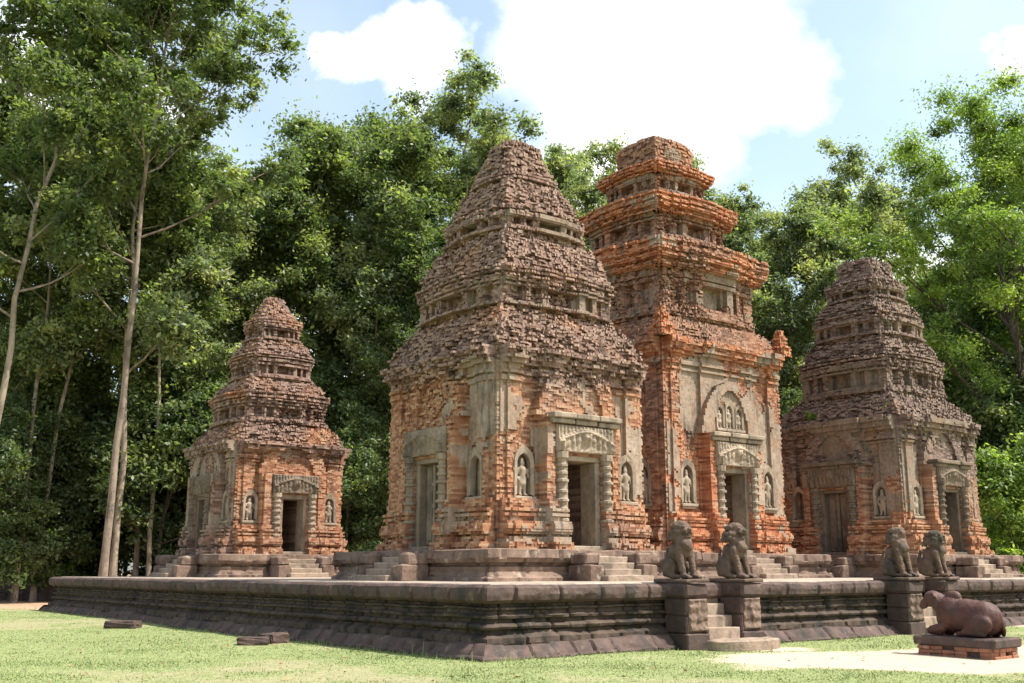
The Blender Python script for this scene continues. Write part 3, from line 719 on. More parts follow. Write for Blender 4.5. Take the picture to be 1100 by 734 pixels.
# ------------------------------------------------------------------ towers
def n2(S, Z, k, sc, seed, oc=3): return fbm(S+k*17.3, Z, Z*0+seed*3.1, sc, seed, oc)
def tower(name, label, cx, cy, zt, mat, seed, body, tiers, crown, doors, niches=(), opts=None):
    o = opts or {}
    root = thing('brick_tower', label, 'temple tower', (cx, cy, zt))
    w, zb, zc0, zc1 = body['w'], body['base'], body['c0'], body['c1']      # half width, base moulding height, cornice from/to
    pd = body.get('pd', .30); dw, dh = body['dw'], body['dh']; ptop = body['ptop']
    nx_ = body.get('niche_s', 1.72)
    stb, rub, web = body['stucco'], body['ruin'], body['weather']
    NC = int(2*w/.088)
    def rel(k, S, Z):
        a = np.abs(S); d = np.zeros_like(S)
        d += np.where((a < w-.70) & (a > 1.25) & (Z > zb), -.11, 0) + np.where(a < w-.26, .07, 0)
        mould = 1.25*base_mould(Z, zb/1.12) + 1.1*corn_mould(Z, zc0, zc1)
        d += mould
        por = (a < 1.28) & (Z < ptop)
        d = np.where(por, d*.8+pd, d)
        # pilasters of the portal and its lobed gable
        d += np.where((a > .98) & (a < 1.30) & (Z < ptop), .06, 0)
        gz = (Z-ptop); gh = body.get('gable', 1.3)
        gab = (gz > 0) & (gz < gh) & (a < 1.28*np.sqrt(np.clip(1-(gz/gh)**1.6, 0, 1))+.12)
        d = np.where(gab, np.maximum(d, pd*.8), d)
        gin = gab & (a < .85*np.sqrt(np.clip(1-(gz/(gh*.86))**1.6, 0, 1)))
        d = np.where(gin, d-.10, d)
        stu = sst(-.05, .15, n2(S, Z, k, .75, seed+1)+0.45*n2(S, Z, k, 2.2, seed+2) + .25*n2(S, Z, k, 5.5, seed+6, 2) + stb(k, S, Z))
        stu = (stu > .5)*1.
        ru = np.clip(rub(k, S, Z) + .35*n2(S, Z, k, .9, seed+3), 0, 1)*np.where(stu > .5, .15, 1)
        wea_shade = np.clip(web(k, S, Z) + .3*n2(S, Z, k, .5, seed+4), 0, 1)
        # the doorway itself
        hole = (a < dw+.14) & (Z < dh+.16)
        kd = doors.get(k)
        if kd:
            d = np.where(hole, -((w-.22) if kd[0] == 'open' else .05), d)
            ru = np.where((a < dw+.5) & (Z < dh+.8), ru*.15, ru); ru = np.where((Z < zb) & (Z > .28*zb), ru*.45, ru); stu = np.where(hole, 0, stu); wea_shade = np.where(hole, 1.6, wea_shade)  # brick in the hole darkened through the weathering mask: painted interior shade
        for (kk, s, z0, h, ww) in niches:
            if kk == k:
                inn = (np.abs(S-s) < ww*.42) & (Z > z0) & (Z < z0+h*.8)
                d = np.where(inn, d-.16, d); stu = np.where(inn, 1, stu)
        return d, stu, wea_shade, ru
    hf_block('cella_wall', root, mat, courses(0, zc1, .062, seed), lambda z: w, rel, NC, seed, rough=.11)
    # roof storeys
    zprev = zc1
    for i, tr in enumerate(tiers):
        z0, z1, z2, z3, w0, w1, w2 = tr['z0'], tr['z1'], tr['z2'], tr['z3'], tr['w0'], tr['w1'], tr['w2']
        # z0..z1 rubble slope (w0->w1), z1..z2 storey wall w1, z2..z3 cornice w2
        wf = curve([(z0, w0), (z0+.35*(z1-z0), w0*.74+w1*.26+.07), (z0+.75*(z1-z0), w0*.30+w1*.70+.09), (z1-.02, w1+.05), (z1, w1), (z2, w1), (z2+.01, (w1+w2)/2), ((z2+z3)/2, w2), (z3, w2)])
        rb = tr.get('rub', .8); cr_ = tr.get('cr', .3); so_ = tr.get('st', -.35); wo_ = tr.get('we', .7)
        def rel2(k, S, Z, z0=z0, z1=z1, z2=z2, z3=z3, w1=w1, i=i, rb=rb, cr_=cr_, so_=so_, wo_=wo_, tr=tr):
            a = np.abs(S); H = z2-z1
            wall = (Z >= z1) & (Z < z2)
            d = np.where(wall, 0, 0.)
            T = (Z-z1)/H
            d += np.where(wall & (T < .13), .15, 0) + np.where(wall & (T >= .13) & (T < .22), .07, 0) + np.where(wall & (T > .86), .10, 0) + np.where(wall & (T > .72) & (T <= .80), .07, 0)
            mid = (T >= .22) & (T <= .72) & wall
            pil = (a > w1*.82) | ((a > w1*.56) & (a < w1*.66)) | ((a > w1*.27) & (a < w1*.40))
            d += np.where(mid & ~pil, -.17, 0) + np.where(mid & (a < w1*.20), -.15, 0)
            up = np.where(Z > z1-.05, 1., .4)
            d += up*(np.where(a < w1*.80, .085*w1/2, 0) + np.where(a < w1*.62, .075*w1/2, 0) + np.where(a < w1*.42, .10*w1/2, 0))
            C = (Z-z2)/(z3-z2)
            d += np.where(C > 0, .075*np.sign(np.sin(C*math.pi*2*tr.get('steps', 2.5)))*np.clip(1-C*.5, 0, 1), 0)
            ru = np.where(Z < z1, rb*.72, np.where(Z < z2, .06, cr_*.85)) + .62*n2(S, Z, k, .75, seed+20+i)*np.where(wall, .3, 1)
            # windows of missing wall
            ru = np.clip(ru + np.where(wall, np.clip(n2(S, Z, k, .55, seed+31+i)*1.9-tr.get('wru', .10), 0, .8), 0), 0, 1)
            stu = (n2(S, Z, k, 1.3, seed+40+i) + .5*n2(S, Z, k, 3.2, seed+44+i, 2) + so_ + np.where(wall, .24, 0)*tr.get('wst', 1) - .6*ru > 0)*np.where(Z < z1, 0., 1.)
            wea_shade = np.clip(wo_ + .55*n2(S, Z, k, .8, seed+50+i) - np.where(Z > z2, tr.get('cor_or', 0), 0) + np.where(wall, .25, 0), 0, 1)
            d -= np.where(ru > .3, .5*(ru-.3)*np.clip(d, 0, 1), 0)
            if rb > .5: d -= np.where(Z < z1, .16*np.abs(n2(S, Z, k, 2.2, seed+60+i)), 0)
            return d, stu, wea_shade, ru
        hf_block('roof_storey', root, mat, courses(z0, z3, .058, seed+i+2, .45), wf, rel2, max(20, int(2*max(w0, w2)/.095)), seed+200+i)
        zprev = z3
    z0, z1, pts = crown['z0'], crown['z1'], crown['pts']
    def rel3(k, S, Z):
        ru = np.clip(crown.get('ru', .6)+.3*n2(S, Z, k, 1, seed+70), 0, 1)
        return .06*n2(S, Z, k, 2, seed+71), (n2(S, Z, k, 1.5, seed+72)+crown.get('st', -.6) > 0)*1., np.clip(crown.get('we', .7)+.3*n2(S, Z, k, .7, seed+73), 0, 1), ru
    hf_block('crown', root, mat, courses(z0, z1, .07, seed+9, .5), curve(pts), rel3, max(14, int(2*pts[0][1]/.11)), seed+300, rnd=True)
    for k, kd in doors.items():
        portal(root, k, w+pd*.8+.02, dw, dh, kd[1], kd[0], lint=(dh+.22, dh+.22+body.get('lh', .68)), lmat=kd[2], dmg=kd[3], seed=seed+k, cornice=kd[4], cr=.135, capmat=kd[5] if len(kd) > 5 else None)
    for (k, s, z0, h, ww) in niches:
        niche(root, k, s, z0, -(w-.10+body.get('nd', .11)) if abs(s) > 1.2 else -(w+pd*.8-.12), M_SAND, h, ww, not (seed == 1 and k == 3 or seed == 3 and k == 3 and s < 0))
    hwp = body['plinth']
    plinth(root, hwp, PZ-zt+.005, -.005, M_PLI, seed)
    for k in (0, 3, 1, 2):
        if k in (0, 3): steps(root, k, hwp+.05, .62, PZ-zt, -.02, 4, .24, M_STEP)
    return root

def box_in(S, Z, s0, s1, z0, z1, f=.25):
    return np.minimum(sst(s0-f, s0, S)*sst(s1+f, s1, S), sst(z0-f, z0, Z)*sst(z1+f, z1, Z))
# -- near tower
def st1(k, S, Z):
    v = np.full_like(S, -.40)
    if k == 0:
        v += .60*box_in(S, Z, -2.6, -1.7, 3.0, 4.6) + .85*box_in(S, Z, 1.35, 2.6, 1.5, 4.0) + .45*box_in(S, Z, -2.6, 2.6, .25, .9) + .5*box_in(S, Z, -1.3, -.9, .9, 3.4)
    if k == 3:
        v += .62*box_in(S, Z, 1.5, 2.6, 2.9, 4.6) + .45*box_in(S, Z, 1.2, 2.6, .25, .9) - .5*box_in(S, Z, -2.6, 0, 0, 6)
    return v
def ru1(k, S, Z):
    a = np.abs(S)
    v = .10 + .75*sst(3.7, 4.7, Z) + .25*sst(1.1, .2, Z)
    if k == 3: v = v + .35*box_in(S, Z, -1.6, 1.4, 3.0, 6) + .4*box_in(S, Z, -2.6, -1.6, 0, 1.0)
    v = v - .55*box_in(S, Z, -2.6, -1.5, 3.0, 4.4) - .6*box_in(S, Z, 1.5, 2.6, 3.0, 4.4)
    return v
def we1(k, S, Z):
    v = .10 + .7*sst(3.6, 5.0, Z)
    if k == 3: v = v - .35*box_in(S, Z, -2.6, 1.4, 0, 4.2)
    else: v = v + .15
    return v
tower('t1', 'largest near brick tower at the platform corner, with a worn conical top', 6.08, 6.93, 2.08, M_B1, 1,
      dict(w=2.5, base=1.2, c0=4.15, c1=5.0, dw=.46, dh=2.2, ptop=3.3, gable=1.45, stucco=st1, ruin=ru1, weather=we1, plinth=3.5),
      [dict(z0=5.0, z1=6.25, z2=7.0, z3=7.32, w0=2.62, w1=1.93, w2=2.04, rub=1.0, cr=.6, st=-.20, we=.68, wru=.35),
       dict(z0=7.32, z1=8.55, z2=9.05, z3=9.25, w0=1.95, w1=1.42, w2=1.46, rub=1.0, cr=.9, st=-.28, we=.70, wru=.30),
       dict(z0=9.25, z1=10.3, z2=10.42, z3=10.5, w0=1.32, w1=.88, w2=.88, rub=1.0, cr=1.0, st=-.9, we=.8)],
      dict(z0=10.5, z1=11.68, pts=[(10.5, .92), (10.9, .80), (11.25, .66), (11.55, .56), (11.68, .42)], ru=.95, we=.75),
      {0: ('open', M_SAND, M_SAND, .0, 3.12, M_SAND), 3: ('false', M_SAND2, M_SAND2, .09, None)},
      [(0, -1.72, 1.28, 1.3, .62), (0, 1.80, 1.28, 1.3, .62), (3, 1.72, 1.28, 1.25, .6)])
# -- tall central tower
def st2(k, S, Z):
    v = np.full_like(S, -.35) + .20*sst(1.2, 2.0, Z)
    if k == 0: v += .34*box_in(S, Z, -2.9, 2.9, 1.3, 6) - .9*box_in(S, Z, -1.35, -.85, 0, 3.6)
    return v
def ru2(k, S, Z): return .04 + .25*sst(1.2, .3, Z) + .15*sst(5.6, 6.6, Z)
def we2(k, S, Z): return .12 + .30*sst(2, 5, Z) + (.35 if k == 3 else 0) - .2*sst(5.8, 6.3, Z)
T2 = tower('t2', 'tallest orange red brick tower, standing at the middle of the front row', 14.66, 9.55, 2.1, M_B2, 2,
      dict(w=2.85, base=1.25, c0=5.7, c1=6.7, dw=.50, dh=2.5, ptop=3.75, gable=1.7, stucco=st2, ruin=ru2, weather=we2, plinth=3.8, lh=.75, niche_s=1.9),
      [dict(z0=6.7, z1=7.6, z2=9.2, z3=10.1, w0=3.0, w1=2.30, w2=2.76, rub=.45, cr=.30, st=-.20, we=.60, cor_or=.3, steps=3.5),
       dict(z0=10.1, z1=10.5, z2=11.35, z3=12.0, w0=2.3, w1=1.68, w2=2.06, rub=.5, cr=.35, st=-.24, we=.55, cor_or=.35, steps=3.5),
       dict(z0=12.0, z1=12.3, z2=13.0, z3=13.4, w0=1.68, w1=1.24, w2=1.52, rub=.5, cr=.4, st=-.24, we=.55, cor_or=.3, steps=3.5)],
      dict(z0=13.4, z1=14.68, pts=[(13.4, 1.15), (13.7, 1.13), (13.75, 1.02), (14.3, 1.06), (14.5, 1.02), (14.68, .8)], ru=.45, we=.65, st=-.35),
      {0: ('open', M_SAND, M_SAND, .0, 3.5, M_SAND), 3: ('false', M_SANDD, M_SANDD, .0, 3.5)},
      [(0, -1.95, 1.5, 1.45, .66), (0, 1.95, 1.5, 1.45, .66), (3, 1.95, 1.5, 1.45, .66), (0, -.46, 3.95, .85, .40), (0, 0, 3.95, .95, .42), (0, .46, 3.95, .85, .40)])
def antefix(parent, x, y, z, seed, mat):
    def rl(k, S, Z):
        a = np.abs(S); q = Z-z
        d = np.where((q > .30) & (q < .38), .07, 0) + np.where((q > .62) & (q < .70), .06, 0) - np.where((q > .06) & (q < .28) & (a < .1), .05, 0)
        return d, S*0, S*0+.15, S*0+.25
    hf_block('corner_antefix', parent, mat, courses(z, z+.95, .06, seed), curve([(z, .30), (z+.3, .27), (z+.36, .20), (z+.62, .17), (z+.7, .15), (z+.95, .11)]), rl, 6, seed, (x, y, 0))
for i, (sx, sy) in enumerate(((1, -1), (-1, -1), (1, 1), (-1, 1))):
    antefix(T2, sx*2.92, sy*2.92, 6.69, 500+i, M_B2)
# -- right tower
def st3(k, S, Z):
    v = np.full_like(S, -.45) + .35*sst(3.2, 3.9, Z)
    if k == 0: v += .8*box_in(S, Z, -2.6, -1.6, 1.5, 3.6)
    if k == 3: v += .5*box_in(S, Z, 1.6, 2.6, 1.5, 3.8) + .25*box_in(S, Z, -1.4, 1.4, 2.4, 6)
    return v
def ru3(k, S, Z): return .08 + .3*sst(1.1, .2, Z) + .35*sst(4.1, 4.9, Z)
def we3(k, S, Z): return .30 + .55*sst(2.4, 3.6, Z) - .35*sst(1.6, .8, Z)
tower('t3', 'grey brown brick tower on the right with a stepped rounded top', 23.4, 6.9, 2.1, M_B3, 3,
      dict(w=2.5, base=1.15, c0=3.8, c1=4.75, dw=.46, dh=2.15, ptop=3.1, gable=1.35, stucco=st3, ruin=ru3, weather=we3, plinth=3.4),
      [dict(z0=4.75, z1=5.75, z2=6.85, z3=7.15, w0=2.62, w1=1.84, w2=1.92, rub=.95, cr=.55, st=-.3, we=.8),
       dict(z0=7.15, z1=7.95, z2=8.6, z3=8.85, w0=1.80, w1=1.42, w2=1.48, rub=.95, cr=.6, st=-.35, we=.8),
       dict(z0=8.85, z1=9.5, z2=10.0, z3=10.25, w0=1.40, w1=1.04, w2=1.10, rub=.95, cr=.55, st=-.35, we=.8)],
      dict(z0=10.25, z1=11.2, pts=[(10.25, 1.05), (10.5, .86), (10.55, .78), (10.9, .80), (11.1, .76), (11.2, .6)], ru=.6, we=.8),
      {0: ('open', M_SANDD, M_SANDD, .02, 3.0, M_SANDD), 3: ('false', M_SANDD, M_SANDD, .0, 3.0)},
      [(0, -1.75, 1.3, 1.25, .6), (0, 1.75, 1.3, 1.25, .6), (3, 1.72, 1.3, 1.25, .6), (3, -1.72, 1.3, 1.25, .6)])
# -- rear left tower
def st4(k, S, Z):
    v = np.full_like(S, -.6)
    if k == 3: v += .75*box_in(S, Z, -2.4, 2.4, .8, 4)
    return v
def ru4(k, S, Z): return .12 + .35*sst(1.1, .2, Z) + .5*sst(3.3, 4.3, Z)
def we4(k, S, Z): return .22 + .5*sst(3.2, 4.4, Z) + (.3 if k == 3 else 0)
tower('t4', 'small brick tower far back at the left, apart from the others', 6.2, 22.9, 2.15, M_B1, 4,
      dict(w=2.2, base=1.05, c0=3.35, c1=4.1, dw=.42, dh=2.0, ptop=2.9, gable=1.2, stucco=st4, ruin=ru4, weather=we4, plinth=3.0),
      [dict(z0=4.1, z1=4.95, z2=5.75, z3=6.1, w0=2.25, w1=1.64, w2=1.78, rub=.95, cr=.4, st=-.5, we=.6, wst=.5),
       dict(z0=6.1, z1=6.75, z2=7.45, z3=7.7, w0=1.66, w1=1.18, w2=1.28, rub=.95, cr=.45, st=-.5, we=.6, wst=.5),
       dict(z0=7.7, z1=8.35, z2=8.9, z3=9.2, w0=1.2, w1=.82, w2=.88, rub=.9, cr=.5, st=-.5, we=.6, wst=.5)],
      dict(z0=9.2, z1=10.25, pts=[(9.2, .82), (9.6, .62), (9.9, .42), (10.15, .28), (10.25, .12)], ru=.9, we=.6),
      {0: ('open', M_SAND, M_SANDD, .03, None), 3: ('false', M_SANDD, M_SANDD, .04, None)},
      [(0, -1.62, 1.2, 1.15, .56), (0, 1.62, 1.2, 1.15, .56), (3, 1.62, 1.2, 1.15, .56)])
#@@STATUES
exec_statues = True
# ------------------------------------------------------------------ lions
def lion(face=True, thin=1.):
    """seated guardian lion facing -Y, about 1.15 m tall"""
    bm = bmesh.new()
    rx = lambda d: Matrix.Rotation(R(d), 3, 'X')
    ball(bm, (0, .17, .28), (.21, .24, .22)); ball(bm, (0, .07, .46), (.19, .19, .28), rx(-16))
    ball(bm, (0, -.08, .60), (.235, .18, .20)); ball(bm, (0, -.10, .76), (.23, .17, .14)); ball(bm, (0, -.22, .66), (.17, .10, .13))     # chest and ruff
    ball(bm, (0, -.07, .97), (.19, .19, .15)); ball(bm, (0, -.07, 1.06), (.175, .17, .08))
    if face:
        ball(bm, (0, -.245, .94), (.135, .085, .06)); ball(bm, (0, -.32, .975), (.06, .04, .035)); ball(bm, (0, -.22, .825), (.115, .095, .03))
        for q in (-.08, .08): ball(bm, (q, -.30, .885), (.018, .018, .035))
    for q in range(13):                                                        # curls of the mane, all round the neck
        a = math.pi*(q/12)*1.5-math.pi*.25
        ball(bm, (.235*math.cos(a), .0+.19*math.sin(a), .79+.03*(q % 2)), .055); ball(bm, (.22*math.cos(a), -.01+.19*math.sin(a), .90+.02*(q % 2)), .05)
        ball(bm, (.18*math.cos(a), -.02+.16*math.sin(a), 1.03), .05)
    for s in (-1, 1):
        ball(bm, (s*.085, -.235, 1.015), (.055, .04, .028)); ball(bm, (s*.075, -.245, .99), (.032, .025, .025)); ball(bm, (s*.185, -.05, 1.05), (.045, .035, .06))
        cap(bm, (s*.17, -.12, .58), (s*.155, -.24, .10), .098, .066); ball(bm, (s*.155, -.30, .055), (.08, .12, .055))
        for q in (-1, 0, 1): ball(bm, (s*.155+q*.05, -.41, .045), (.026, .04, .035))
        ball(bm, (s*.215, .13, .23), (.10, .20, .20), rx(20)); cap(bm, (s*.235, .20, .12), (s*.235, -.04, .06), .08, .07); ball(bm, (s*.235, -.11, .05), (.07, .11, .05))
    cap(bm, (0, .38, .12), (0, .40, .42), .05, .04); cap(bm, (0, .40, .42), (0, .34, .60), .04, .035)
    return bm
LG = 'guardian lions on the stair pedestals'
lz = 1.335
lio = None
def make_slab(p):
    bm = bmesh.new(); box(bm, -.35, .35, -.52, .46, 0, .07, .02, None, .012, random.Random(3)); return bm_obj('slab', bm, M_LION, p)
lions = [(STAIR1-.87, 'seated stone lion left of the near stairs', 1.08, -.05), (STAIR1+.87, 'seated stone lion right of the near stairs', 1.08, .06),
         (STAIR2-.87, 'seated stone lion left of the far stairs, its face broken off', 1.14, -.04), (STAIR2+.87, 'narrow seated stone lion right of the far stairs', 1.10, .10)]
for i, (x, lab, sc, rz) in enumerate(lions):
    o = thing('stone_lion', lab, 'lion statue', (x, -.17, lz), rz, LG); make_slab(o)
    b = remesh_obj('body', lion(i != 2), M_LION, o, .017, 1, .03, 7, 4+i); b.location.z = .06
    o.scale = (sc*(.82 if i == 3 else .90), sc*.95, sc)
# ------------------------------------------------------------------ bull and its base
BX, BY = 7.88, -4.9
zg = float(gheight(np.array([BX]), np.array([BY]))[0])
pb = thing('statue_base', 'low brick base topped by a dark slab, under the reclining bull', 'statue base', (BX, BY, zg-.02))
bm = bmesh.new(); rg = random.Random(5)
for zi in range(3):
    z0 = .0+zi*.072
    for side in range(4):
        L = 1.5 if side in (0, 2) else .86
        n = 6 if side in (0, 2) else 4
        for j in range(n):
            if rg.random() < .07: continue
            a, b = -L/2+L*j/n, -L/2+L*(j+1)/n; q = rg.uniform(-.02, .015)
            if side == 0: box(bm, -.46+q, -.2, a+.004, b-.004, z0, z0+.068, .008, None, .005, rg)
            if side == 2: box(bm, .2, .46+q, a+.004, b-.004, z0, z0+.068, .008, None, .005, rg)
            if side == 1: box(bm, a+.004, b-.004, -.78+q, -.55, z0, z0+.068, .008, None, .005, rg)
            if side == 3: box(bm, a+.004, b-.004, .55, .78+q, z0, z0+.068, .008, None, .005, rg)
bm_obj('brick_courses', bm, M_BASEB, pb)
bm = bmesh.new(); box(bm, -.50, .50, -.84, .84, .218, .385, .03, None, .015, rg); box(bm, -.40, .40, -.6, .6, .02, .2175, 0); bm_obj('top_slab', bm, M_LAT, pb)
bm = bmesh.new()
rx = lambda d: Matrix.Rotation(R(d), 3, 'X')
ball(bm, (0, -.12, .38), (.31, .54, .33)); ball(bm, (0, -.42, .35), (.31, .32, .33)); ball(bm, (0, .24, .42), (.28, .30, .36))
ball(bm, (0, .20, .74), (.11, .17, .13))                                   # hump
cap(bm, (0, .36, .50), (0, .58, .68), .21, .15, 8)                           # neck
ball(bm, (0, .42, .38), (.13, .17, .28))                                    # dewlap
ball(bm, (0, .64, .75), (.125, .15, .115)); cap(bm, (0, .70, .71), (0, .83, .58), .11, .085, 5); ball(bm, (0, .86, .55), (.085, .06, .065))
for s in (-1, 1):
    cap(bm, (s*.10, .56, .79), (s*.17, .50, .74), .035, .04, 5)
    ball(bm, (s*.09, .73, .76), (.03, .035, .03))
    ball(bm, (s*.25, -.40, .24), (.115, .29, .21)); cap(bm, (s*.27, -.14, .09), (s*.27, -.50, .07), .08, .065, 6); ball(bm, (s*.26, -.05, .06), (.065, .11, .05))
    cap(bm, (s*.22, .36, .16), (s*.20, .60, .10), .105, .085, 6); cap(bm, (s*.20, .62, .09), (s*.21, .40, .06), .07, .06, 5)
cap(bm, (.0, -.70, .46), (.06, -.75, .16), .04, .035, 10); cap(bm, (.06, -.75, .16), (.22, -.64, .06), .035, .05, 6)
bull = remesh_obj('bull_statue', bm, M_BULL, None, .02, 3, .014, 6, 2)
bull.location = (BX, BY, zg-.02+.383)
tag(bull, 'reddish stone bull lying down with its head raised, facing the stairs', 'bull statue')

# ------------------------------------------------------------------ loose blocks and the low wall behind
def loose(px, py, sz, rz, seed, lab, mat=M_LAT):
    bm = bmesh.new(); rg = random.Random(seed); vs = box(bm, -sz[0], sz[0], -sz[1], sz[1], 0, sz[2], .04, None, .05*sz[0], rg)
    bmesh.ops.subdivide_edges(bm, edges=bm.edges[:], cuts=2, use_grid_fill=True)
    for v in bm.verts: v.co += Vector((rg.uniform(-1, 1), rg.uniform(-1, 1), rg.uniform(-1, 1)))*.018
    o = bm_obj('fallen_block', bm, mat); p = gp(px, py)
    o.location = (p[0], p[1], float(gheight(np.array([p[0]]), np.array([p[1]]))[0])-.02); o.rotation_euler = (R(rg.uniform(-2, 2)), R(rg.uniform(-2, 2)), rz)
    tag(o, lab, 'stone block', 'fallen blocks on the lawn'); return o
loose(132, 675, (.42, .36, .22), -.62, 1, 'small squared laterite block on the grass at the left')
loose(272, 692, (.34, .26, .19), -.5, 2, 'broken low block on the lawn, left one of a touching pair')
loose(294, 690, (.27, .24, .24), .3, 3, 'broken low block on the lawn, right one of a touching pair')
a = np.array(at(-160, 62)[:2]); b = np.array(at(160, 56)[:2])
bw = thing('boundary_wall', 'low dark ruined laterite wall under the trees at the left edge', 'wall', (0, 0, 0))
t_ = (b-a)/np.linalg.norm(b-a); nn = np.array([-t_[1], t_[0]])*.6
hf_stone('wall_blocks', bw, M_LAT, [tuple(a), tuple(b), tuple(b+nn), tuple(a+nn)], [(-.2, .03), (.4, .02), (.42, -.02), (.8, 0), (.82, .04), (1.05, .03)], 31, .7, amp=.07, res=.12)
#@@TREES
# ------------------------------------------------------------------ trees
def tube(Vs, Fs, base, pts, rad, n=7):
    pts = np.asarray(pts, float); m = len(pts)
    tg = np.gradient(pts, axis=0); tg /= np.linalg.norm(tg, axis=1)[:, None]+1e-9
    ref = np.where(np.abs(tg[:, 2:3]) > .9, np.array([[1., 0, 0]]), np.array([[0., 0, 1]]))
    u = np.cross(tg, ref); u /= np.linalg.norm(u, axis=1)[:, None]; v = np.cross(tg, u)
    an = np.arange(n)*2*math.pi/n
    P = pts[:, None, :] + np.asarray(rad)[:, None, None]*(np.cos(an)[None, :, None]*u[:, None, :]+np.sin(an)[None, :, None]*v[:, None, :])
    I = base+np.arange(m*n).reshape(m, n); J = np.roll(I, -1, 1)
    Vs.append(P.reshape(-1, 3)); Fs.append(np.stack([I[:-1], J[:-1], J[1:], I[1:]], -1).reshape(-1, 4))
    return base+m*n
def leaves(centers, radii, per, size, rs, tint, asp=.5, flat=.65):
    n = len(centers); per = np.maximum(8, (per*(radii/np.mean(radii))**1.7).astype(int)); tot = int(per.sum())
    c = np.repeat(centers, per, 0); r = np.repeat(radii, per)
    dirs = rs.randn(tot, 3); dirs /= np.linalg.norm(dirs, axis=1)[:, None]
    rad = r*np.abs(rs.randn(tot))**.8*.66
    p = c+dirs*rad[:, None]*np.array([1, 1, flat])
    nrm = rs.randn(tot, 3)*.75+np.array([0, 0, .75])+dirs*.35; nrm /= np.linalg.norm(nrm, axis=1)[:, None]
    a = rs.randn(tot, 3); a -= nrm*np.sum(a*nrm, 1)[:, None]; a /= np.linalg.norm(a, axis=1)[:, None]; b = np.cross(nrm, a)
    s = size*(.6+.8*rs.rand(tot))
    A = a*s[:, None]*.5; B = b*s[:, None]*.5*asp
    V = np.stack([p-A, p+B-A*.1, p+A, p-B-A*.1], 1).reshape(-1, 3)
    t = np.clip(np.repeat(tint, per)+rs.randn(tot)*.16, 0, 1)
    At = np.repeat(np.stack([t, t, t, t*0+1], -1), 4, 0)
    return V, np.arange(tot*4).reshape(-1, 4), At
def make_tree(seed, H, tr, bare, cr, nl, leafm, barkm, leaf=.3, per=230, nlimb=13, lean=(0, 0), fork=None, top=1., cl=1.25, low=.55, asp=.5):
    rs = np.random.RandomState(seed)
    Vs, Fs = [], []; base = 0; cen, rad = [], []
    m = 14; tz = np.linspace(0, H*.93, m)
    wob = np.cumsum(rs.randn(m, 2)*.010*H, 0)*np.linspace(0, 1, m)[:, None]
    tp = np.stack([wob[:, 0]+lean[0]*tz, wob[:, 1]+lean[1]*tz, tz], -1)
    f = tz/(H*.93); trr = tr*(1-.78*f**.9)*(1+.28*np.exp(-tz/.6))
    base = tube(Vs, Fs, base, tp, trr, 9)
    ga = rs.rand()*6
    for i in range(nlimb):
        u = bare+(1-bare)*(i+.4*rs.rand())/nlimb*.97; z = u*H*.93
        p0 = np.array([np.interp(z, tz, tp[:, 0]), np.interp(z, tz, tp[:, 1]), z])
        ga += 2.4+rs.randn()*.35; v = (u-bare)/(1-bare)
        L = cr*(low+(1-low)*math.sin(min(1, v*1.5+.12)*math.pi*.5))*(1-.55*max(0, v-.45)/.55*top)*(.75+.45*rs.rand())
        el = R(18+50*v+rs.randn()*9)
        q = 6; s = np.linspace(0, 1, q)
        dr = np.array([math.cos(ga), math.sin(ga)])
        bend = .25*L*s**2
        pts = np.stack([p0[0]+dr[0]*L*s*math.cos(el), p0[1]+dr[1]*L*s*math.cos(el), p0[2]+L*s*math.sin(el)+bend], -1)
        pts[1:] += np.cumsum(rs.randn(q-1, 3)*.018*L, 0)
        r0 = max(.03, np.interp(z, tz, trr)*.55)
        base = tube(Vs, Fs, base, pts, r0*(1-.8*s), 6)
        ns = 5
        for j in range(ns):
            w = .35+.62*(j+rs.rand())/ns; pp = np.array([np.interp(w, s, pts[:, a]) for a in range(3)])
            aa = ga+rs.choice([-1, 1])*(.5+.7*rs.rand()); l2 = L*(.28+.28*rs.rand())*(1.15-.4*w); e2 = R(20+30*rs.rand())
            d2 = np.array([math.cos(aa)*math.cos(e2), math.sin(aa)*math.cos(e2), math.sin(e2)])
            s2 = np.linspace(0, 1, 4); p2 = pp+d2*l2*s2[:, None]+np.cumsum(rs.randn(4, 3)*.03*l2, 0)*(s2[:, None] > 0)
            base = tube(Vs, Fs, base, p2, r0*.35*(1-.75*s2)+.01, 5)
            for w2 in (.45, .8, 1.12):
                cen.append(pp+d2*l2*w2+rs.randn(3)*.45); rad.append(cl*(.32+.75*rs.rand()**1.5))
        cen.append(pts[-1]+rs.randn(3)*.3); rad.append(cl*(.7+.6*rs.rand()))
        cen.append(pts[-2]+rs.randn(3)*.4); rad.append(cl*(.5+.6*rs.rand()))
    for j in range(4): cen.append(tp[-1]+rs.randn(3)*np.array([.8, .8, .6])); rad.append(cl*(.6+.5*rs.rand()))
    cen, rad = np.array(cen), np.array(rad)
    tint = np.clip(.48+.27*rs.randn(len(cen)), 0, 1)
    LV, LF, LA = leaves(cen, rad, int(per*.72), leaf, rs, tint, asp)
    return (np.concatenate(Vs), np.concatenate(Fs)), (LV, LF, LA), leafm, barkm
def tree_obj(spec, label, cat, loc, rz, group, name='forest_tree', sc=1.):
    (V, F), (LV, LF, LA), lm, bk = spec
    r = thing(name, label, cat, loc, rz, group); r.scale = (sc, sc, sc)
    mesh_np('trunk', V, F, None, bk, r, None, True); mesh_np('crown', LV, LF, None, lm, r, LA)
    return r
FG = 'trees of the forest behind the temple'
protos = {}
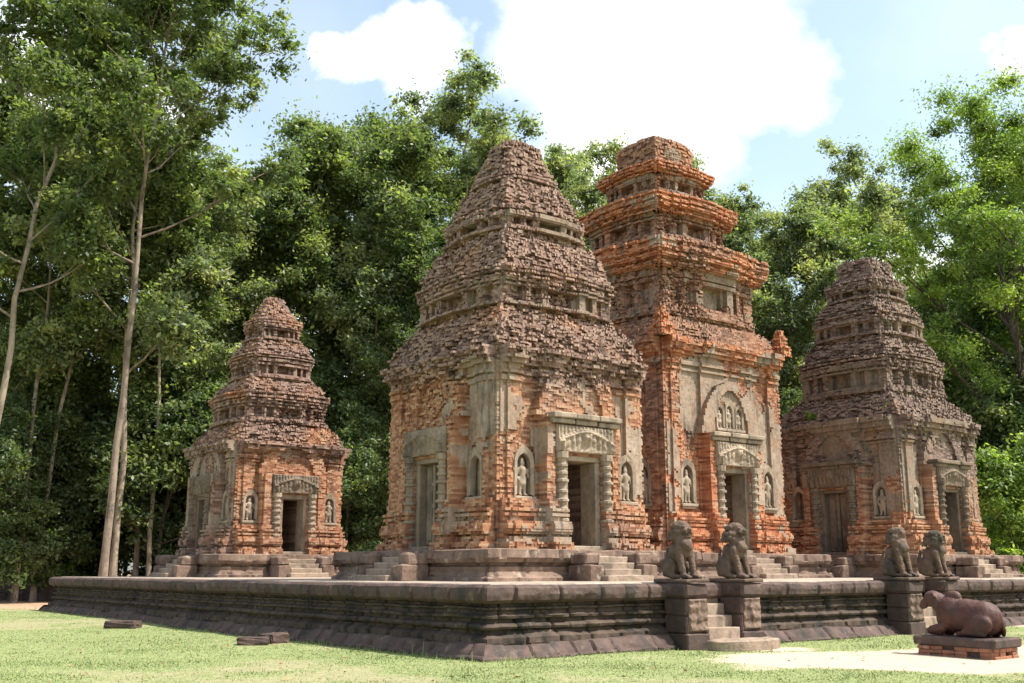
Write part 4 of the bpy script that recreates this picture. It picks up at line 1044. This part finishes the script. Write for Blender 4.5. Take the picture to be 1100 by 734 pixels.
def plant(kind, spec, label, px, d, sc, rz, name='forest_tree', cat='tree', group=FG):
    loc = at(px, d, -.05)
    if kind not in protos:
        protos[kind] = o = tree_obj(spec(), label, cat, loc, rz, group, name, sc)
    else:
        o = copy_tree(protos[kind]); o.location = loc; o.rotation_euler.z = rz; o.scale = (sc, sc, sc); o['label'] = label
        o['category'] = cat; o['group'] = group
    return o
# kinds
A1 = lambda: make_tree(11, 34, .20, .50, 6.4, 0, L_MID, K_BRN, .26, 250, 14, lean=(.0, .0))
A2 = lambda: make_tree(23, 31, .18, .36, 5.8, 0, L_PALE, K_PALE, .26, 250, 15)
B1 = lambda: make_tree(37, 29, .34, .24, 6.4, 0, L_MID, K_BRN, .25, 330, 17, low=.75, cl=1.5)
B2 = lambda: make_tree(41, 26, .28, .16, 5.8, 0, L_DARK, K_BRN, .26, 330, 18, low=.85, cl=1.5)
C1 = lambda: make_tree(53, 25, .42, .24, 8.8, 0, L_BRT, K_DARK, .24, 520, 24, low=.8, cl=1.6, top=.55, asp=.42)
P1 = lambda: make_tree(83, 28, .34, .18, 7.4, 0, L_PALE, K_DARK, .27, 300, 18, low=.8, cl=1.4)
U1 = lambda: make_tree(67, 10, .13, .05, 3.6, 0, L_DARK, K_DARK, .25, 260, 13, low=.9, cl=1.1)
U2 = lambda: make_tree(71, 7, .10, .05, 3.0, 0, L_BRT, K_DARK, .24, 230, 11, low=.9, cl=1.0)
S1 = lambda: make_tree(91, 27, .15, .52, 3.4, 0, L_MID, K_PALE, .26, 220, 11, lean=(.03, .02))
S2 = lambda: make_tree(97, 25, .13, .45, 3.0, 0, L_PALE, K_PALE, .26, 220, 11, lean=(-.05, .03))
# named foreground trees on the left
plant('A1', A1, 'tall tree with a straight pale brown trunk, left of the small tower', 110, 51, 1.02, .3)
plant('A2', A2, 'slender pale trunked tree close behind the straight brown trunk', 122, 55, 1.08, 1.1)
plant('A2b', lambda: make_tree(29, 33, .20, .42, 6.0, 0, L_MID, K_PALE, .27, 240, 13, lean=(.025, -.02)), 'leaning tree with a whitish trunk at the left edge', -34, 49, 1.0, .0)
plant('A1', A1, 'thin dark trunked tree just right of the paired pale trunks', 146, 58, .82, 2.6)
for kd, px, d, sc, rz in (('S1', 18, 55, 1.0, .4), ('S2', 38, 57, 1.1, 2.0), ('S1', 160, 57, .92, 3.5), ('S2', 212, 61, 1.0, .9), ('S1', 298, 63, 1.05, 5.2), ('S2', 388, 61, .95, 4.0), ('S1', 448, 63, 1.08, 1.6)):
    plant(kd, {'S1': S1, 'S2': S2}[kd], 'slender pale stemmed tree at the front of the dark forest', px, d, sc, rz)
# wall of forest on the left and centre
back = [('B1', 40, 66, 1.1, .5), ('B2', 90, 72, 1.15, 1.9), ('B2', 178, 62, .95, 4.0), ('B1', 232, 70, .96, 2.2), ('B2', 285, 66, 1.02, .9), ('B1', 325, 72, 1.13, 5.1), ('B2', 372, 66, 1.12, 3.0),
        ('B1', 425, 74, 1.14, 1.2), ('A2', 492, 66, 1.08, 4.4), ('B2', 455, 60, .80, 2.0), ('B1', 520, 80, 1.12, 3.6), ('B2', -40, 60, 1.1, .2), ('B1', -110, 64, 1.2, 2.9), ('A1', 30, 78, 1.1, 4.1), ('A1', 255, 84, .95, 3.3)]
for i, (kd, px, d, sc, rz) in enumerate(back):
    lab = 'dark leafy tree in the forest left of the large tower' if px < 400 else 'tall leafy tree rising just behind the large near tower'
    plant(kd, {'B1': B1, 'B2': B2, 'A2': A2, 'A1': A1}[kd], lab, px, d, sc, rz)
mid = [('A2', 618, 84, 1.12, .4), ('A2', 668, 90, 1.22, 2.2), ('A2', 742, 80, 1.06, 3.6), ('A2', 800, 78, .94, 5.0), ('A2', 848, 92, 1.04, 1.5), ('P1', 700, 100, 1.22, .8), ('P1', 790, 96, 1.1, 4.1), ('B2', 815, 76, .85, 2.5), ('P1', 580, 96, 1.0, 2.1)]
for kd, px, d, sc, rz in mid: plant(kd, {'B1': B1, 'B2': B2, 'A2': A2, 'P1': P1}[kd], 'pale green airy tree behind the tallest tower', px, d, sc, rz)
plant('P1', P1, 'dense dull green tree directly behind the right tower', 905, 76, 1.02, 1.0)
plant('P1', P1, 'dull green tree between the right tower and the bright green tree', 968, 84, 1.16, 3.4)
plant('P1', P1, 'smaller dull green tree in the gap between the tall and right towers', 858, 80, .80, 5.4)
plant('C1', C1, 'bright yellow green tree with dark branches at the right edge', 1116, 58, .93, .7)
plant('C1', C1, 'bright green tree partly hidden behind the one at the right edge', 1180, 70, 1.1, 2.6)
for px, d, sc, rz in ((1010, 74, .75, 2.2), (1075, 72, .8, .4), (1130, 66, .85, 4.5), (1040, 92, .95, 1.2)): plant('B2', B2, 'dark tree filling the shade under the bright green tree', px, d, sc, rz)
# understorey
under = [(-20, 54), (20, 58), (62, 60), (95, 64), (135, 64), (170, 58), (205, 63), (240, 60), (262, 64), (300, 66), (345, 62), (372, 58), (392, 64), (412, 70), (455, 74), (860, 66), (1035, 60), (1062, 66), (1110, 58), (1140, 62), (990, 78), (60, 72), (10, 70), (330, 78), (845, 84)]
for i, (px, d) in enumerate(under):
    plant('U1', U1, 'dark bushy young tree growing in the shade of the forest edge', px, d, .85+.4*((i*37) % 11)/11, i*1.7, 'understorey_tree', 'small tree', 'young trees at the forest edge')
plant('U2', U2, 'light green bush at the right edge beside the right tower', 1088, 45.5, .80, .5, 'shrub', 'shrub', 'bushes at the right edge')
plant('U2', U2, 'low green bush behind the corner of the right tower', 1064, 55, .55, 2.5, 'shrub', 'shrub', 'bushes at the right edge')
plant('U2', U2, 'light green bush low at the left among the dark trunks', 66, 60, .62, 1.5, 'shrub', 'shrub', 'bushes at the left edge')
# far forest that reads as one mass
rs = np.random.RandomState(3); n = 900
pxs = -260+1720*rs.rand(n); dd = 100+22*rs.rand(n); tt = (pxs-550)/1176
hm = 15+4*vnoise(pxs, 0*pxs, 0*pxs, .02, 4)
C = np.stack([CAM[0]+dd*(FWD[0]+tt*RGT[0]), CAM[1]+dd*(FWD[1]+tt*RGT[1]), hm*rs.rand(n)**.9], -1)
LV, LF, LA = leaves(C, 1.6+1.6*rs.rand(n), 90, .62, rs, np.clip(.35+.2*rs.randn(n), 0, 1))
tag(mesh_np('far_forest', LV, LF, None, L_DARK, None, LA), 'far dark mass of forest closing the view between the trunks', 'forest', None, 'stuff')
# weeds rooted in the brickwork
def weed(x, y, z, seed, lab, r=.3):
    rs = np.random.RandomState(seed); c = rs.randn(7, 3)*np.array([r*.5, r*.5, r*.25])+np.array([0, 0, r*.5])
    LV, LF, LA = leaves(c, np.full(7, r*.45), 26, .16, rs, np.full(7, .6)); o = mesh_np('weed_tuft', LV, LF, None, L_BRT, None, LA); o.location = (x, y, z)
    tag(o, lab, 'plant', 'weeds growing on the right tower'); return o
weed(23.15-1.95, 6.9-2.05, 2.1+5.05, 1, 'bright green weed tuft on the roof of the right tower')
weed(23.15-2.3, 6.9+1.0, 2.1+4.95, 2, 'smaller weed tuft further left on the right tower roof', .24)
